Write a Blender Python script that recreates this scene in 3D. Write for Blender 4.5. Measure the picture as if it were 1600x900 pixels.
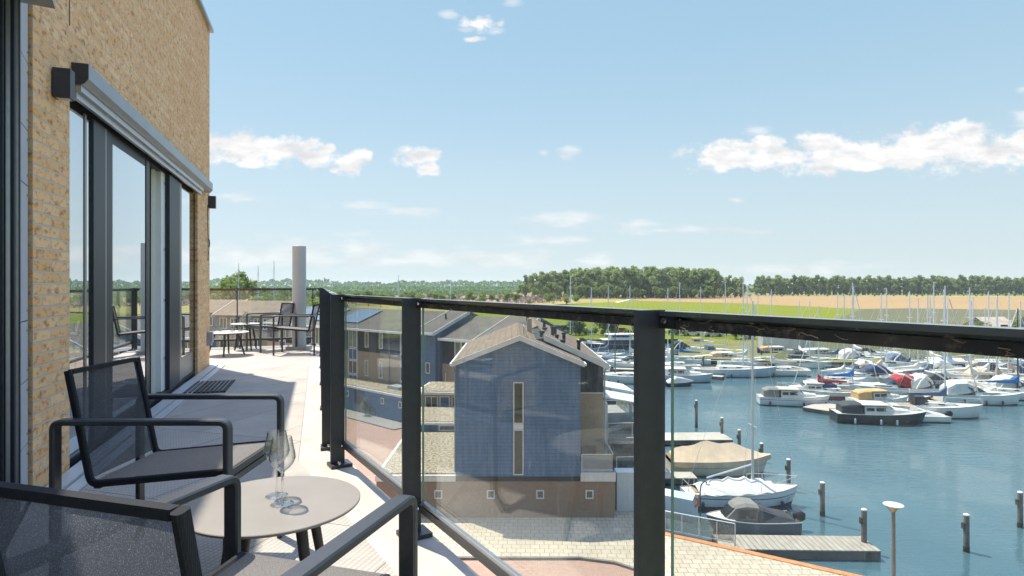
import bpy, math, random
from mathutils import Vector, Matrix
R = math.radians
for o in list(bpy.data.objects): bpy.data.objects.remove(o)
sc = bpy.context.scene
COL = sc.collection
random.seed(7)
# ---------------------------------------------------------------- camera
EYE = 1.10; F = 950.0; HY = 445.0           # eye height above the terrace, focal length and horizon row in photo pixels
GZ = -11.4; WZ = -12.4                       # ground and water level
cam = bpy.data.cameras.new('camera'); co = bpy.data.objects.new('camera', cam); COL.objects.link(co)
co.location = (0, 0, EYE); co.rotation_euler = (R(90), 0, 0)
cam.sensor_width = 36; cam.lens = 36*F/1600; cam.shift_y = -5/1600
cam.clip_start = 0.05; cam.clip_end = 20000
sc.camera = co
# ---------------------------------------------------------------- light
SUN_EL = 65.0; SX, SY = -1.65, 1.42          # the sun stands ahead and to the left
sh = math.hypot(SX, SY)
sun = bpy.data.lights.new('sun', 'SUN'); so = bpy.data.objects.new('sun', sun); COL.objects.link(so)
sun.energy = 2.55; sun.angle = R(0.53); sun.color = (1.0, .93, .82)
sdir = Vector((SX/sh*math.cos(R(SUN_EL)), SY/sh*math.cos(R(SUN_EL)), math.sin(R(SUN_EL))))
so.rotation_euler = sdir.to_track_quat('Z', 'Y').to_euler(); so.location = (-30, 30, 60)
sc.view_settings.view_transform = 'Standard'; sc.view_settings.look = 'None'
sc.view_settings.exposure = 1.7; sc.view_settings.gamma = 1
sc.view_settings.use_curve_mapping = False
try:
    sc.cycles.max_bounces = 10; sc.cycles.transparent_max_bounces = 24; sc.cycles.glossy_bounces = 4
    sc.cycles.diffuse_bounces = 3; sc.cycles.caustics_reflective = False; sc.cycles.caustics_refractive = False
    sc.cycles.sample_clamp_indirect = 6; sc.cycles.volume_bounces = 0
except Exception: pass

# ---------------------------------------------------------------- world: clear sky with a few fair weather clouds
world = bpy.data.worlds.new('World'); sc.world = world; world.use_nodes = True
def build_world():
    nt = world.node_tree; N = nt.nodes; L = nt.links; N.clear()
    out = N.new('ShaderNodeOutputWorld'); bg = N.new('ShaderNodeBackground'); L.new(bg.outputs[0], out.inputs[0])
    sky = N.new('ShaderNodeTexSky'); sky.sky_type = 'NISHITA'; sky.sun_disc = False
    sky.sun_elevation = R(SUN_EL); sky.sun_rotation = math.atan2(SX, SY)
    sky.air_density = 1.0; sky.dust_density = 0.6; sky.ozone_density = 1.0; sky.altitude = 0
    bg.inputs[1].default_value = 0.15
    tc = N.new('ShaderNodeTexCoord'); sep = N.new('ShaderNodeSeparateXYZ'); L.new(tc.outputs['Generated'], sep.inputs[0])
    lift = N.new('ShaderNodeVectorMath'); lift.operation = 'ADD'; lift.inputs[1].default_value = (0, 0, .16); L.new(tc.outputs['Generated'], lift.inputs[0])
    L.new(lift.outputs[0], sky.inputs[0])
    def M(op, a, b=None, c=None):
        n = N.new('ShaderNodeMath'); n.operation = op
        for i, v in enumerate((a, b, c)):
            if v is None: continue
            if isinstance(v, (int, float)): n.inputs[i].default_value = v
            else: L.new(v, n.inputs[i])
        return n.outputs[0]
    yy = M('MAXIMUM', sep.outputs[1], 0.02)
    u = M('DIVIDE', sep.outputs[0], yy); v = M('DIVIDE', sep.outputs[2], yy)
    cmb = N.new('ShaderNodeCombineXYZ'); L.new(u, cmb.inputs[0]); L.new(v, cmb.inputs[1])
    def noise(sc_, det, rough=.6, scale=(1, 1, 1)):
        mp = N.new('ShaderNodeMapping'); L.new(cmb.outputs[0], mp.inputs[0]); mp.inputs['Scale'].default_value = scale
        n = N.new('ShaderNodeTexNoise'); n.inputs['Scale'].default_value = sc_; n.inputs['Detail'].default_value = det
        n.inputs['Roughness'].default_value = rough; L.new(mp.outputs[0], n.inputs['Vector']); return n
    nz = noise(24, 6, .62, (1, 1.3, 1))
    # (centre px x, y, half width, half height) in photo pixels
    dense = [(385,232,75,20),(445,236,60,22),(345,225,40,18),(490,246,38,15),(393,256,22,7),(550,250,32,17),(575,245,10,10),(517,231,9,7),(522,266,6,4),(655,245,36,15),(672,262,16,12),
             (1125,246,55,19),(1180,228,48,16),(1200,248,60,16),(1290,225,45,16),(1285,248,75,20),(1350,240,70,24),(1345,262,38,8),(1480,232,90,30),(1500,205,32,18),(1440,225,55,22),(1580,232,60,26),(1440,250,70,14),
             (752,36,30,12),(740,62,14,5)]
    faint = [(705,22,11,6),(728,48,12,7),(775,48,12,6),(1602,184,16,12),(1598,140,10,5),(800,2,12,6),(370,398,55,17),(470,395,70,20),(555,392,45,19),(420,404,140,12),(690,402,60,12),(790,405,80,12),(668,398,26,9),(930,408,30,8),(740,402,30,9),(380,309,50,6),(560,322,50,6),(640,332,46,6),(875,342,60,9),(990,353,32,9),
             (850,240,9,5),(888,236,14,6),(886,246,8,4),(1180,203,17,6),(1152,312,10,4),(860,376,60,7),(1100,360,80,5),(1250,420,120,8),(640,408,220,7)]
    def field(blobs):
        cur = None
        for (x, y, a, b) in blobs:
            uu = (x-800)/F; vv = (HY-y)/F; a /= F; b /= F
            m = N.new('ShaderNodeVectorMath'); m.operation = 'MULTIPLY_ADD'; L.new(cmb.outputs[0], m.inputs[0])
            m.inputs[1].default_value = (1/a, 1/b, 0); m.inputs[2].default_value = (-uu/a, -vv/b, 0)
            l = N.new('ShaderNodeVectorMath'); l.operation = 'LENGTH'; L.new(m.outputs[0], l.inputs[0])
            cur = l.outputs['Value'] if cur is None else M('SMOOTH_MIN', cur, l.outputs['Value'], .25)
        return cur
    def smooth(x, a, b, to0, to1):
        mr = N.new('ShaderNodeMapRange'); mr.interpolation_type = 'SMOOTHSTEP'
        L.new(x, mr.inputs[0]); mr.inputs[1].default_value = a; mr.inputs[2].default_value = b
        mr.inputs[3].default_value = to0; mr.inputs[4].default_value = to1; return mr.outputs[0]
    d1 = M('ADD', field(dense), M('MULTIPLY', M('SUBTRACT', nz.outputs[0], .5), 3.3))
    c1 = smooth(d1, .55, 1.32, 1.0, 0)
    nf = noise(30, 4, .6, (.5, 2.2, 1))
    d2 = M('ADD', field(faint), M('MULTIPLY', M('SUBTRACT', nf.outputs[0], .5), 4.2))
    c2 = smooth(d2, .0, 1.6, .48, 0)
    front = smooth(sep.outputs[1], .05, .15, 0, 1)
    c = M('MULTIPLY', M('MAXIMUM', c1, c2), front)
    shade = noise(16, 5, .55, (1, 2.4, 1))
    cr = N.new('ShaderNodeValToRGB'); L.new(shade.outputs[0], cr.inputs[0])
    cr.color_ramp.elements[0].position = .34; cr.color_ramp.elements[0].color = (1.58, 1.62, 1.67, 1)
    cr.color_ramp.elements[1].position = .60; cr.color_ramp.elements[1].color = (2.22, 2.19, 2.15, 1)
    # pale summer haze low in the sky, clear blue of the Sky Texture above
    hz = N.new('ShaderNodeValToRGB'); L.new(M('MULTIPLY', sep.outputs[2], 2.0), hz.inputs[0]); e = hz.color_ramp.elements
    def lin(c): c = (c[0], c[1], c[2]*.975); return tuple(((x/255+.055)/1.055)**2.4/(.15*3.46) for x in c)
    st = [(.0,(219,229,226)),(.10,(214,227,228)),(.20,(208,226,232)),(.32,(201,223,234)),(.50,(182,213,233)),(.72,(168,205,230)),(.95,(158,198,226))]
    while len(e) < len(st): e.new(.5)
    for i, (p, c_) in enumerate(st): e[i].position = p; e[i].color = (*[x/4 for x in lin(c_)], 1)
    sc4 = N.new('ShaderNodeVectorMath'); sc4.operation = 'SCALE'; sc4.inputs['Scale'].default_value = 4.0; L.new(hz.outputs[0], sc4.inputs[0])
    tint = N.new('ShaderNodeMix'); tint.data_type = 'RGBA'; L.new(smooth(sep.outputs[2], .42, .62, .92, 0), tint.inputs[0])
    L.new(sky.outputs[0], tint.inputs[6]); L.new(sc4.outputs[0], tint.inputs[7])
    mx = N.new('ShaderNodeMix'); mx.data_type = 'RGBA'; L.new(c, mx.inputs[0]); L.new(tint.outputs[2], mx.inputs[6]); L.new(cr.outputs[0], mx.inputs[7])
    L.new(mx.outputs[2], bg.inputs[0])
SKY_TINT = (1, 1, 1, 1)
build_world()

# ---------------------------------------------------------------- helpers
def W3(px, py, Z=GZ):
    y = F*(EYE-Z)/(py-HY); return Vector(((px-800)/F*y, y, Z))
def D3(px, py, y):
    return Vector(((px-800)/F*y, y, EYE-(py-HY)/F*y))
ROOT = {}
def thing(name, label, cat, loc=(0,0,0), rz=0, group=None):
    o = bpy.data.objects.new(name, None); COL.objects.link(o); o.location = loc; o.rotation_euler = (0, 0, rz)
    o.empty_display_size = .2
    o['label'] = label; o['category'] = cat
    if group: o['group'] = group
    ROOT[o.name] = (Vector(loc), rz); return o
def copy_tree(o, parent=None, label=None, loc=None, rz=None, group=None):
    c = o.copy(); COL.objects.link(c)
    if parent: c.parent = parent
    if label: c['label'] = label
    if group: c['group'] = group
    if loc is not None: c.location = loc
    if rz is not None: c.rotation_euler = (0, 0, rz)
    for ch in list(o.children): copy_tree(ch, c)
    return c
class MB:
    def __init__(s): s.v = []; s.f = []; s.m = []
    def add(s, vs, fs, mi=0):
        b = len(s.v); s.v += [Vector(v) for v in vs]; s.f += [[i+b for i in f] for f in fs]; s.m += [mi]*len(fs); return s
    def box(s, x0, x1, y0, y1, z0, z1, mi=0):
        return s.add([(x0,y0,z0),(x1,y0,z0),(x1,y1,z0),(x0,y1,z0),(x0,y0,z1),(x1,y0,z1),(x1,y1,z1),(x0,y1,z1)],
                     [(0,3,2,1),(4,5,6,7),(0,1,5,4),(1,2,6,5),(2,3,7,6),(3,0,4,7)], mi)
    def bar(s, p, q, w, h, up=(0,0,1), mi=0):
        """box from p to q, w wide sideways, h along up, centred on the line"""
        p = Vector(p); q = Vector(q); d = (q-p).normalized(); up = Vector(up)
        side = d.cross(up)
        if side.length < 1e-6: side = d.cross(Vector((1,0,0)))
        side.normalize(); u = side.cross(d).normalized()
        a = side*w/2; b = u*h/2
        return s.add([p-a-b,p+a-b,p+a+b,p-a+b,q-a-b,q+a-b,q+a+b,q-a+b],
                     [(0,3,2,1),(4,5,6,7),(0,1,5,4),(1,2,6,5),(2,3,7,6),(3,0,4,7)], mi)
    def tube(s, pts, r, n=8, mi=0):
        pts = [Vector(p) for p in pts]; k = len(pts); rr = r if isinstance(r, (list, tuple)) else [r]*k
        rings = []; ref = None
        for i, p in enumerate(pts):
            t = (pts[min(i+1,k-1)]-pts[max(i-1,0)]).normalized()
            if ref is None:
                ref = Vector((0,0,1)) if abs(t.z) < .9 else Vector((1,0,0))
            a = t.cross(ref).normalized(); b = a.cross(t).normalized(); ref = b
            rings.append([p+(a*math.cos(2*math.pi*j/n)+b*math.sin(2*math.pi*j/n))*rr[i] for j in range(n)])
        vs = [v for rg in rings for v in rg]; fs = []
        for i in range(k-1):
            for j in range(n):
                fs.append((i*n+j, i*n+(j+1)%n, (i+1)*n+(j+1)%n, (i+1)*n+j))
        fs.append(tuple(reversed(range(n)))); fs.append(tuple((k-1)*n+j for j in range(n)))
        return s.add(vs, fs, mi)
    def lathe(s, prof, c=(0,0,0), n=24, mi=0, close=False):
        c = Vector(c); vs = []; fs = []; k = len(prof)
        for (r, z) in prof:
            for j in range(n): vs.append(c+Vector((r*math.cos(2*math.pi*j/n), r*math.sin(2*math.pi*j/n), z)))
        for i in range(k-1):
            for j in range(n): fs.append((i*n+j, i*n+(j+1)%n, (i+1)*n+(j+1)%n, (i+1)*n+j))
        if close:
            fs.append(tuple(reversed(range(n)))); fs.append(tuple((k-1)*n+j for j in range(n)))
        return s.add(vs, fs, mi)
    def prism(s, poly, z0, z1, mi=0, fn=None):
        """polygon in a plane, pulled out from z0 to z1; fn(a, b, c) gives the point"""
        fn = fn or (lambda a, b, c: (a, b, c)); n = len(poly)
        vs = [fn(a, b, z0) for a, b in poly]+[fn(a, b, z1) for a, b in poly]
        fs = [tuple(reversed(range(n))), tuple(range(n, 2*n))]+[(i,(i+1)%n,n+(i+1)%n,n+i) for i in range(n)]
        return s.add(vs, fs, mi)
    def sweep(s, path, bn, prof, mi=0):
        path = [Vector(p) for p in path]; bn = Vector(bn).normalized(); k = len(path); m = len(prof); vs = []; fs = []
        for i, p in enumerate(path):
            t0 = (path[i]-path[i-1]).normalized() if i > 0 else None
            t1 = (path[i+1]-path[i]).normalized() if i < k-1 else None
            t0 = t0 or t1; t1 = t1 or t0
            t = (t0+t1).normalized(); nrm = bn.cross(t).normalized(); sc_ = 1/max(.5, t.dot(t1))
            for (a, b) in prof: vs.append(p+nrm*a*sc_+bn*b)
        for i in range(k-1):
            for j in range(m): fs.append((i*m+j, i*m+(j+1)%m, (i+1)*m+(j+1)%m, (i+1)*m+j))
        fs.append(tuple(reversed(range(m)))); fs.append(tuple((k-1)*m+j for j in range(m)))
        return s.add(vs, fs, mi)
    def build(s, name, mats, parent=None, smooth=False, label=None, cat=None, group=None, kind=None, local=False):
        me = bpy.data.meshes.new(name)
        vs = s.v
        rt = (Vector((0,0,0)), 0)
        if parent is not None: rt = ROOT.get(parent.name, rt)
        if parent is not None and not local:
            mi = Matrix.Rotation(-rt[1], 3, 'Z'); vs = [mi @ (v-rt[0]) for v in vs]
        off = None
        if parent is None and kind is None and vs:      # own origin at the thing's base
            cx = sum(v.x for v in vs)/len(vs); cy = sum(v.y for v in vs)/len(vs); off = Vector((cx, cy, min(v.z for v in vs)))
            vs = [v-off for v in vs]
        me.from_pydata([tuple(v) for v in vs], [], s.f)
        if not isinstance(mats, (list, tuple)): mats = [mats]
        for m in mats: me.materials.append(m)
        if len(mats) > 1: me.polygons.foreach_set('material_index', s.m)
        if smooth: me.polygons.foreach_set('use_smooth', [True]*len(me.polygons))
        me.update()
        o = bpy.data.objects.new(name, me); COL.objects.link(o)
        if off is not None: o.location = off
        if parent is not None: o.parent = parent; ROOT[o.name] = rt
        if smooth:
            import bmesh
            bm = bmesh.new(); bm.from_mesh(me)
            for e in bm.edges:
                if len(e.link_faces) == 2 and e.calc_face_angle(0) > .6: e.smooth = False
            bm.to_mesh(me); bm.free()
        if label: o['label'] = label
        if cat: o['category'] = cat
        if group: o['group'] = group
        if kind: o['kind'] = kind
        return o
def structure(name, mb, mat): return mb.build(name, mat, None, kind='structure')
def flat_poly(pts, z):
    return MB().add([(p[0], p[1], z) for p in pts], [tuple(range(len(pts)))])
def arc_path(pts, r, n=5):
    pts = [Vector(p) for p in pts]; out = [pts[0]]
    for i in range(1, len(pts)-1):
        a = (pts[i-1]-pts[i]).normalized(); b = (pts[i+1]-pts[i]).normalized()
        p0 = pts[i]+a*r; p1 = pts[i]+b*r
        for k in range(n+1):
            t = k/n; out.append(p0*(1-t)**2+pts[i]*2*t*(1-t)+p1*t*t)
    return out+[pts[-1]]
def chamfer(w, h, c):
    a = w/2; b = h/2
    return [(-a+c,-b),(a-c,-b),(a,-b+c),(a,b-c),(a-c,b),(-a+c,b),(-a,b-c),(-a,-b+c)]

# ---------------------------------------------------------------- materials
class NT:
    def __init__(s, name):
        s.m = bpy.data.materials.new(name); s.m.use_nodes = True; s.N = s.m.node_tree.nodes; s.L = s.m.node_tree.links; s.N.clear()
        s.out = s.N.new('ShaderNodeOutputMaterial'); s.tc = s.N.new('ShaderNodeTexCoord')
    def n(s, t, **kw):
        x = s.N.new('ShaderNode'+t)
        for k, v in kw.items(): setattr(x, k, v)
        return x
    def set(s, node, **kw):
        for k, v in kw.items():
            i = node.inputs[k.replace('_', ' ')]
            if hasattr(v, 'is_linked') or isinstance(v, bpy.types.NodeSocket): s.L.new(v, i)
            else: i.default_value = v
        return node
    def bsdf(s, col, rough=.6, metal=0, spec=.5, normal=None, **kw):
        b = s.n('BsdfPrincipled'); s.put(b.inputs['Base Color'], col); s.put(b.inputs['Roughness'], rough); b.inputs['Metallic'].default_value = metal
        b.inputs['Specular IOR Level'].default_value = spec
        if normal is not None: s.L.new(normal, b.inputs['Normal'])
        for k, v in kw.items(): s.put(b.inputs[k.replace('_', ' ')], v)
        return b
    def put(s, inp, v):
        if isinstance(v, bpy.types.NodeSocket): s.L.new(v, inp)
        else:
            if isinstance(v, tuple) and len(v) == 3 and inp.type == 'RGBA': v = (*v, 1)
            inp.default_value = v
    def vec(s, kind='Object', scale=(1,1,1), rot=(0,0,0), loc=(0,0,0)):
        mp = s.n('Mapping'); s.L.new(s.tc.outputs[kind], mp.inputs[0]); mp.inputs['Scale'].default_value = scale
        mp.inputs['Rotation'].default_value = rot; mp.inputs['Location'].default_value = loc; return mp.outputs[0]
    def noise(s, scale, detail=3, rough=.55, vec=None, out=0):
        x = s.n('TexNoise'); x.inputs['Scale'].default_value = scale; x.inputs['Detail'].default_value = detail; x.inputs['Roughness'].default_value = rough
        s.L.new(vec or s.tc.outputs['Object'], x.inputs['Vector']); return x.outputs[out]
    def ramp(s, fac, stops):
        r = s.n('ValToRGB'); s.L.new(fac, r.inputs[0]); e = r.color_ramp.elements
        while len(e) < len(stops): e.new(.5)
        for i, (p, c) in enumerate(stops): e[i].position = p; e[i].color = (*c, 1) if len(c) == 3 else c
        return r.outputs[0]
    def mix(s, fac, a, b, mode='MIX'):
        x = s.n('Mix', data_type='RGBA', blend_type=mode); s.put(x.inputs[0], fac); s.put(x.inputs[6], a); s.put(x.inputs[7], b); return x.outputs[2]
    def math(s, op, a, b=0.0, clamp=False):
        x = s.n('Math', operation=op, use_clamp=clamp); s.put(x.inputs[0], a); s.put(x.inputs[1], b); return x.outputs[0]
    def bump(s, h, strength=.3, dist=.01):
        b = s.n('Bump'); b.inputs['Strength'].default_value = strength; b.inputs['Distance'].default_value = dist; s.L.new(h, b.inputs['Height']); return b.outputs[0]
    def done(s, shader):
        s.L.new(shader.outputs[0] if hasattr(shader, 'outputs') else shader, s.out.inputs[0]); return s.m
def plain(name, col, rough=.5, metal=0, var=.12, scale=6, bump=0, spec=.5, coat=0):
    t = NT(name); nz = t.noise(scale, 4)
    lo = tuple(c*(1-var) for c in col); hi = tuple(min(1, c*(1+var)) for c in col)
    c = t.ramp(nz, [(.3, lo), (.7, hi)])
    nrm = t.bump(t.noise(scale*8, 3), bump, .01) if bump else None
    b = t.bsdf(c, rough, metal, spec, nrm)
    if coat: b.inputs['Coat Weight'].default_value = coat
    return t.done(b)
_c = {}
def paint(name, col, **kw):
    if name not in _c: _c[name] = plain(name, col, **kw)
    return _c[name]

def m_brick(name, c1, c2, blotch, mortar, bw=.221, bh=.0615, big=1.0, off=.5, ms=.0055, dark=.5):
    t = NT(name); sp = t.n('SeparateXYZ'); t.L.new(t.tc.outputs['Object'], sp.inputs[0])
    xy = t.math('ADD', sp.outputs[0], sp.outputs[1]); cb = t.n('CombineXYZ'); t.L.new(xy, cb.inputs[0]); t.L.new(sp.outputs[2], cb.inputs[1])
    br = t.n('TexBrick'); t.L.new(cb.outputs[0], br.inputs['Vector'])
    br.offset = off; br.inputs['Scale'].default_value = 1; br.inputs['Brick Width'].default_value = bw*big; br.inputs['Row Height'].default_value = bh*big
    br.inputs['Mortar Size'].default_value = ms*big; br.inputs['Mortar Smooth'].default_value = .15; br.inputs['Bias'].default_value = 0
    t.put(br.inputs['Color1'], c1); t.put(br.inputs['Color2'], c2); t.put(br.inputs['Mortar'], mortar)
    mk = t.math('SUBTRACT', 1.0, br.outputs['Fac'])
    vz = t.vec('Object', (1,1,1.6))
    bl = t.ramp(t.noise(15/big, 5, .65, vz), [(.50, (0,0,0)), (.66, (1,1,1))])
    bl2 = t.ramp(t.noise(55/big, 3, .6), [(.62, (0,0,0)), (.72, (1,1,1))])
    col = t.mix(t.math('MULTIPLY', t.math('MULTIPLY', bl, mk), dark), br.outputs['Color'], blotch)
    col = t.mix(t.math('MULTIPLY', t.math('MULTIPLY', bl2, mk), dark*.8), col, tuple(c*.45 for c in blotch))
    col = t.mix(t.math('MULTIPLY', t.ramp(t.noise(1.2/big, 3), [(.4, (0,0,0)), (.7, (1,1,1))]), .18), col, tuple(c*.8 for c in c1))
    h = t.math('ADD', t.math('MULTIPLY', mk, 1.0), t.math('MULTIPLY', t.noise(70/big, 4), .35))
    return t.done(t.bsdf(col, .88, 0, .25, t.bump(h, .7, .008*big)))
def m_glass(name, tint=(.93,.97,.95), refl=1.0, dust=.05, add=.0, streak=True):
    """thin clean pane: see-through with mirror-like reflections by viewing angle, plus a film of dust"""
    t = NT(name); tr = t.n('BsdfTransparent'); t.put(tr.inputs[0], tint)
    gl = t.n('BsdfGlossy'); gl.inputs['Roughness'].default_value = .0; t.put(gl.inputs[0], (.95,.97,1))
    lw = t.n('LayerWeight'); lw.inputs[0].default_value = .5
    fr = t.math('ADD', t.math('MULTIPLY', t.math('POWER', lw.outputs['Facing'], 5.0), .93), .045)
    fac = t.math('ADD', t.math('MULTIPLY', fr, refl), add, clamp=True)
    mx = t.n('MixShader'); t.L.new(fac, mx.inputs[0]); t.L.new(tr.outputs[0], mx.inputs[1]); t.L.new(gl.outputs[0], mx.inputs[2])
    if dust <= 0: return t.done(mx)
    vz = t.vec('Object', (9, 9, .8))
    st = t.ramp(t.noise(6, 4, .6, vz), [(.45, (.35,.35,.35)), (.75, (1,1,1))])
    sp = t.math('MAXIMUM', t.ramp(t.noise(120, 2, .5), [(.70, (0,0,0)), (.76, (1,1,1))]), t.math('MULTIPLY', t.ramp(t.noise(34, 3, .6, t.vec('Object', (1,1,.25))), [(.62, (0,0,0)), (.70, (1,1,1))]), .5))
    df = t.n('BsdfDiffuse'); t.put(df.inputs[0], (.75,.73,.68)); tl = t.n('BsdfTranslucent'); t.put(tl.inputs[0], (.8,.78,.72))
    dm = t.n('MixShader'); dm.inputs[0].default_value = .6; t.L.new(df.outputs[0], dm.inputs[1]); t.L.new(tl.outputs[0], dm.inputs[2])
    m2 = t.n('MixShader'); t.L.new(t.math('ADD', t.math('MULTIPLY', st, dust), t.math('MULTIPLY', sp, dust*2.5)), m2.inputs[0])
    t.L.new(mx.outputs[0], m2.inputs[1]); t.L.new(dm.outputs[0], m2.inputs[2]); return t.done(m2)
def m_sling(name, col, opaq=.72, scale=900, spark=1.0):
    t = NT(name); 
    w1 = t.n('TexWave', wave_type='BANDS', bands_direction='Y'); w1.inputs['Scale'].default_value = 90; w1.inputs['Distortion'].default_value = .3; t.L.new(t.tc.outputs['Object'], w1.inputs[0])
    w2 = t.n('TexWave', wave_type='BANDS', bands_direction='X'); w2.inputs['Scale'].default_value = 90; w2.inputs['Distortion'].default_value = .3; t.L.new(t.tc.outputs['Object'], w2.inputs[0])
    nz = t.noise(420, 2, .6)
    c = t.ramp(nz, [(.35, tuple(x*(1-.4*spark) for x in col)), (.55, col), (.72, tuple(min(1, x*(1+.8*spark)) for x in col))])
    b = t.bsdf(c, .75, 0, .3, t.bump(t.math('ADD', w1.outputs[1], t.math('ADD', w2.outputs[1], nz)), .5, .002))
    tr = t.n('BsdfTransparent'); t.put(tr.inputs[0], (1,1,1)); tl = t.n('BsdfTranslucent'); t.put(tl.inputs[0], t.ramp(nz, [(.5, tuple(x*1.2 for x in col)), (.66, tuple(min(.95, x*(1.2+1.6*spark)) for x in col)), (.72, tuple(min(.9, x*(1.2+5*spark)) for x in col))]))
    a = t.n('MixShader'); a.inputs[0].default_value = .42; t.L.new(b.outputs[0], a.inputs[1]); t.L.new(tl.outputs[0], a.inputs[2])
    m = t.n('MixShader'); t.put(m.inputs[0], opaq)
    t.L.new(tr.outputs[0], m.inputs[1]); t.L.new(a.outputs[0], m.inputs[2]); return t.done(m)
def m_leaf(name, dark, light, trans=.35):
    t = NT(name); oi = t.n('ObjectInfo'); nz = t.noise(.55, 3, .6)
    c = t.ramp(t.math('ADD', t.math('MULTIPLY', nz, .8), t.math('MULTIPLY', oi.outputs['Random'], .25)), [(.3, dark), (.8, light)])
    d = t.n('BsdfDiffuse'); t.L.new(c, d.inputs[0]); tl = t.n('BsdfTranslucent'); t.L.new(t.mix(.5, c, light), tl.inputs[0])
    m = t.n('MixShader'); m.inputs[0].default_value = trans; t.L.new(d.outputs[0], m.inputs[1]); t.L.new(tl.outputs[0], m.inputs[2]); return t.done(m)
def m_pavers(name, c1, c2, joint, bw, bh, rot=0, ms=.006, var=.25, off=.5):
    t = NT(name); v = t.vec('Object', (1,1,1), (0,0,rot)); br = t.n('TexBrick'); t.L.new(v, br.inputs['Vector']); br.offset = off
    br.inputs['Scale'].default_value = 1; br.inputs['Brick Width'].default_value = bw; br.inputs['Row Height'].default_value = bh; br.inputs['Mortar Size'].default_value = ms
    t.put(br.inputs['Color1'], c1); t.put(br.inputs['Color2'], c2); t.put(br.inputs['Mortar'], joint)
    col = t.mix(t.math('MULTIPLY', t.ramp(t.noise(.35, 5, .6), [(.35,(0,0,0)),(.7,(1,1,1))]), var), br.outputs[0], tuple(x*.62 for x in c1))
    col = t.mix(t.math('MULTIPLY', t.ramp(t.noise(2.2, 5, .7), [(.55,(0,0,0)),(.75,(1,1,1))]), var*.8), col, tuple(min(1, x*1.35) for x in c2))
    col = t.mix(t.math('MULTIPLY', t.ramp(t.noise(1.7, 6, .7), [(.66,(0,0,0)),(.74,(1,1,1))]), t.math('MULTIPLY', br.outputs[1], .9)), col, (.10,.13,.04))
    return t.done(t.bsdf(col, .9, 0, .2, t.bump(t.math('SUBTRACT', 1.0, br.outputs[1]), .3, .01)))
def m_ground(name, a, b, c, s1=.05, s2=.9, stripe=None):
    t = NT(name)
    col = t.mix(t.ramp(t.noise(s1, 5, .6), [(.35,(0,0,0)),(.65,(1,1,1))]), a, b)
    col = t.mix(t.ramp(t.noise(s2, 5, .65), [(.5,(0,0,0)),(.75,(.8,.8,.8))]), col, c)
    if stripe:
        w = t.n('TexWave', wave_type='BANDS', bands_direction='X'); w.inputs['Scale'].default_value = stripe[0]; w.inputs['Distortion'].default_value = 1.0
        t.L.new(t.vec('Object', (1,1,1), (0,0,stripe[1])), w.inputs[0]); col = t.mix(t.math('MULTIPLY', w.outputs[1], stripe[2]), col, stripe[3])
    return t.done(t.bsdf(col, .95, 0, .1))

BRICK = m_brick('yellow_brick', (.76,.425,.18), (.86,.56,.29), (.40,.14,.05), (.56,.47,.37), dark=.9, ms=.006)
ANTH = plain('anthracite_powder_coat', (.033,.036,.044), .42, .0, .15, 30, .04)
ANTH2 = plain('anthracite_frame', (.012,.018,.027), .45, .0, .12, 12)
def m_dusty():
    t = NT('dusty_rail'); d = t.ramp(t.noise(38, 6, .7), [(.5,(0,0,0)),(.72,(1,1,1))]); d2 = t.ramp(t.noise(6, 4, .6), [(.45,(0,0,0)),(.75,(1,1,1))])
    c = t.mix(t.math('MULTIPLY', t.math('MAXIMUM', d, t.math('MULTIPLY', d2, .5)), .55), (.028,.028,.028), (.30,.25,.19)); return t.done(t.bsdf(c, .5, 0, .5, t.bump(d, .3, .001)))
DUSTY = m_dusty()
RAILM = plain('railing_cap_coating', (.035,.042,.048), .22, .0, .1, 20, spec=.9, coat=.6)
ALU = plain('brushed_aluminium', (.42,.43,.44), .32, .7, .08, 20)
GREYCASE = plain('grey_cassette', (.27,.29,.31), .35, .3, .06, 6)
STEEL = plain('stainless_steel', (.6,.58,.55), .22, 1, .05, 30)
GLASS = m_glass('balustrade_glass', (.91,.94,.92), 1.1, .055)
WINGLASS = m_glass('window_glass', (.62,.70,.68), 1.2, .0, .50)
GEDGE = plain('glass_edge', (.22,.36,.29), .12, 0, .2, 8)
WHITE = plain('white_paint', (.72,.72,.70), .5, 0, .05, 4)
OFFW = plain('off_white_trim', (.66,.64,.60), .6, 0, .08, 3)
TRIM = plain('pale_trim_board', (.60,.57,.52), .7, 0, .10, 2, .05)
BLACK = plain('black_rubber', (.012,.012,.014), .65, 0, .2, 20, .1)
DARKWIN = plain('dark_glazing', (.02,.03,.035), .06, 0, .5, .6, spec=.8)
# ================================================================ TERRACE
ND = Vector((.515, -.857, 0)).normalized()        # near run direction, towards the camera and right
NN = Vector((.857, .515, 0)).normalized()         # its outward normal
FD = Vector((-.319, 1, 0)).normalized()           # far run direction (away along the facade)
FN = Vector((.953, .304, 0)).normalized()
RQ = Vector((-1.16, 3.86, 0))                     # corner of the railing
WK = Vector((-2.449, 3.107, 0))                    # corner where brick meets the panels
def along_wall(px): x = (px-800)/F; z = -1.457/(x+.319); return Vector((x*z, z, 0))
WFAR = along_wall(327.5)
def meet(p, d, q, e):
    den = d.x*e.y-d.y*e.x; w = q-p; return p+d*((w.x*e.y-w.y*e.x)/den)
EO = .085
c_out = meet(RQ+NN*EO, ND, RQ+FN*EO, FD)
FL = 7.62
far_c = RQ+FD*FL
far_out = far_c+FN*EO+FD*EO
far_left = far_out-FN*9
near_out = RQ+NN*EO+ND*7.5
near_in = WK+ND*7.5
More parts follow.
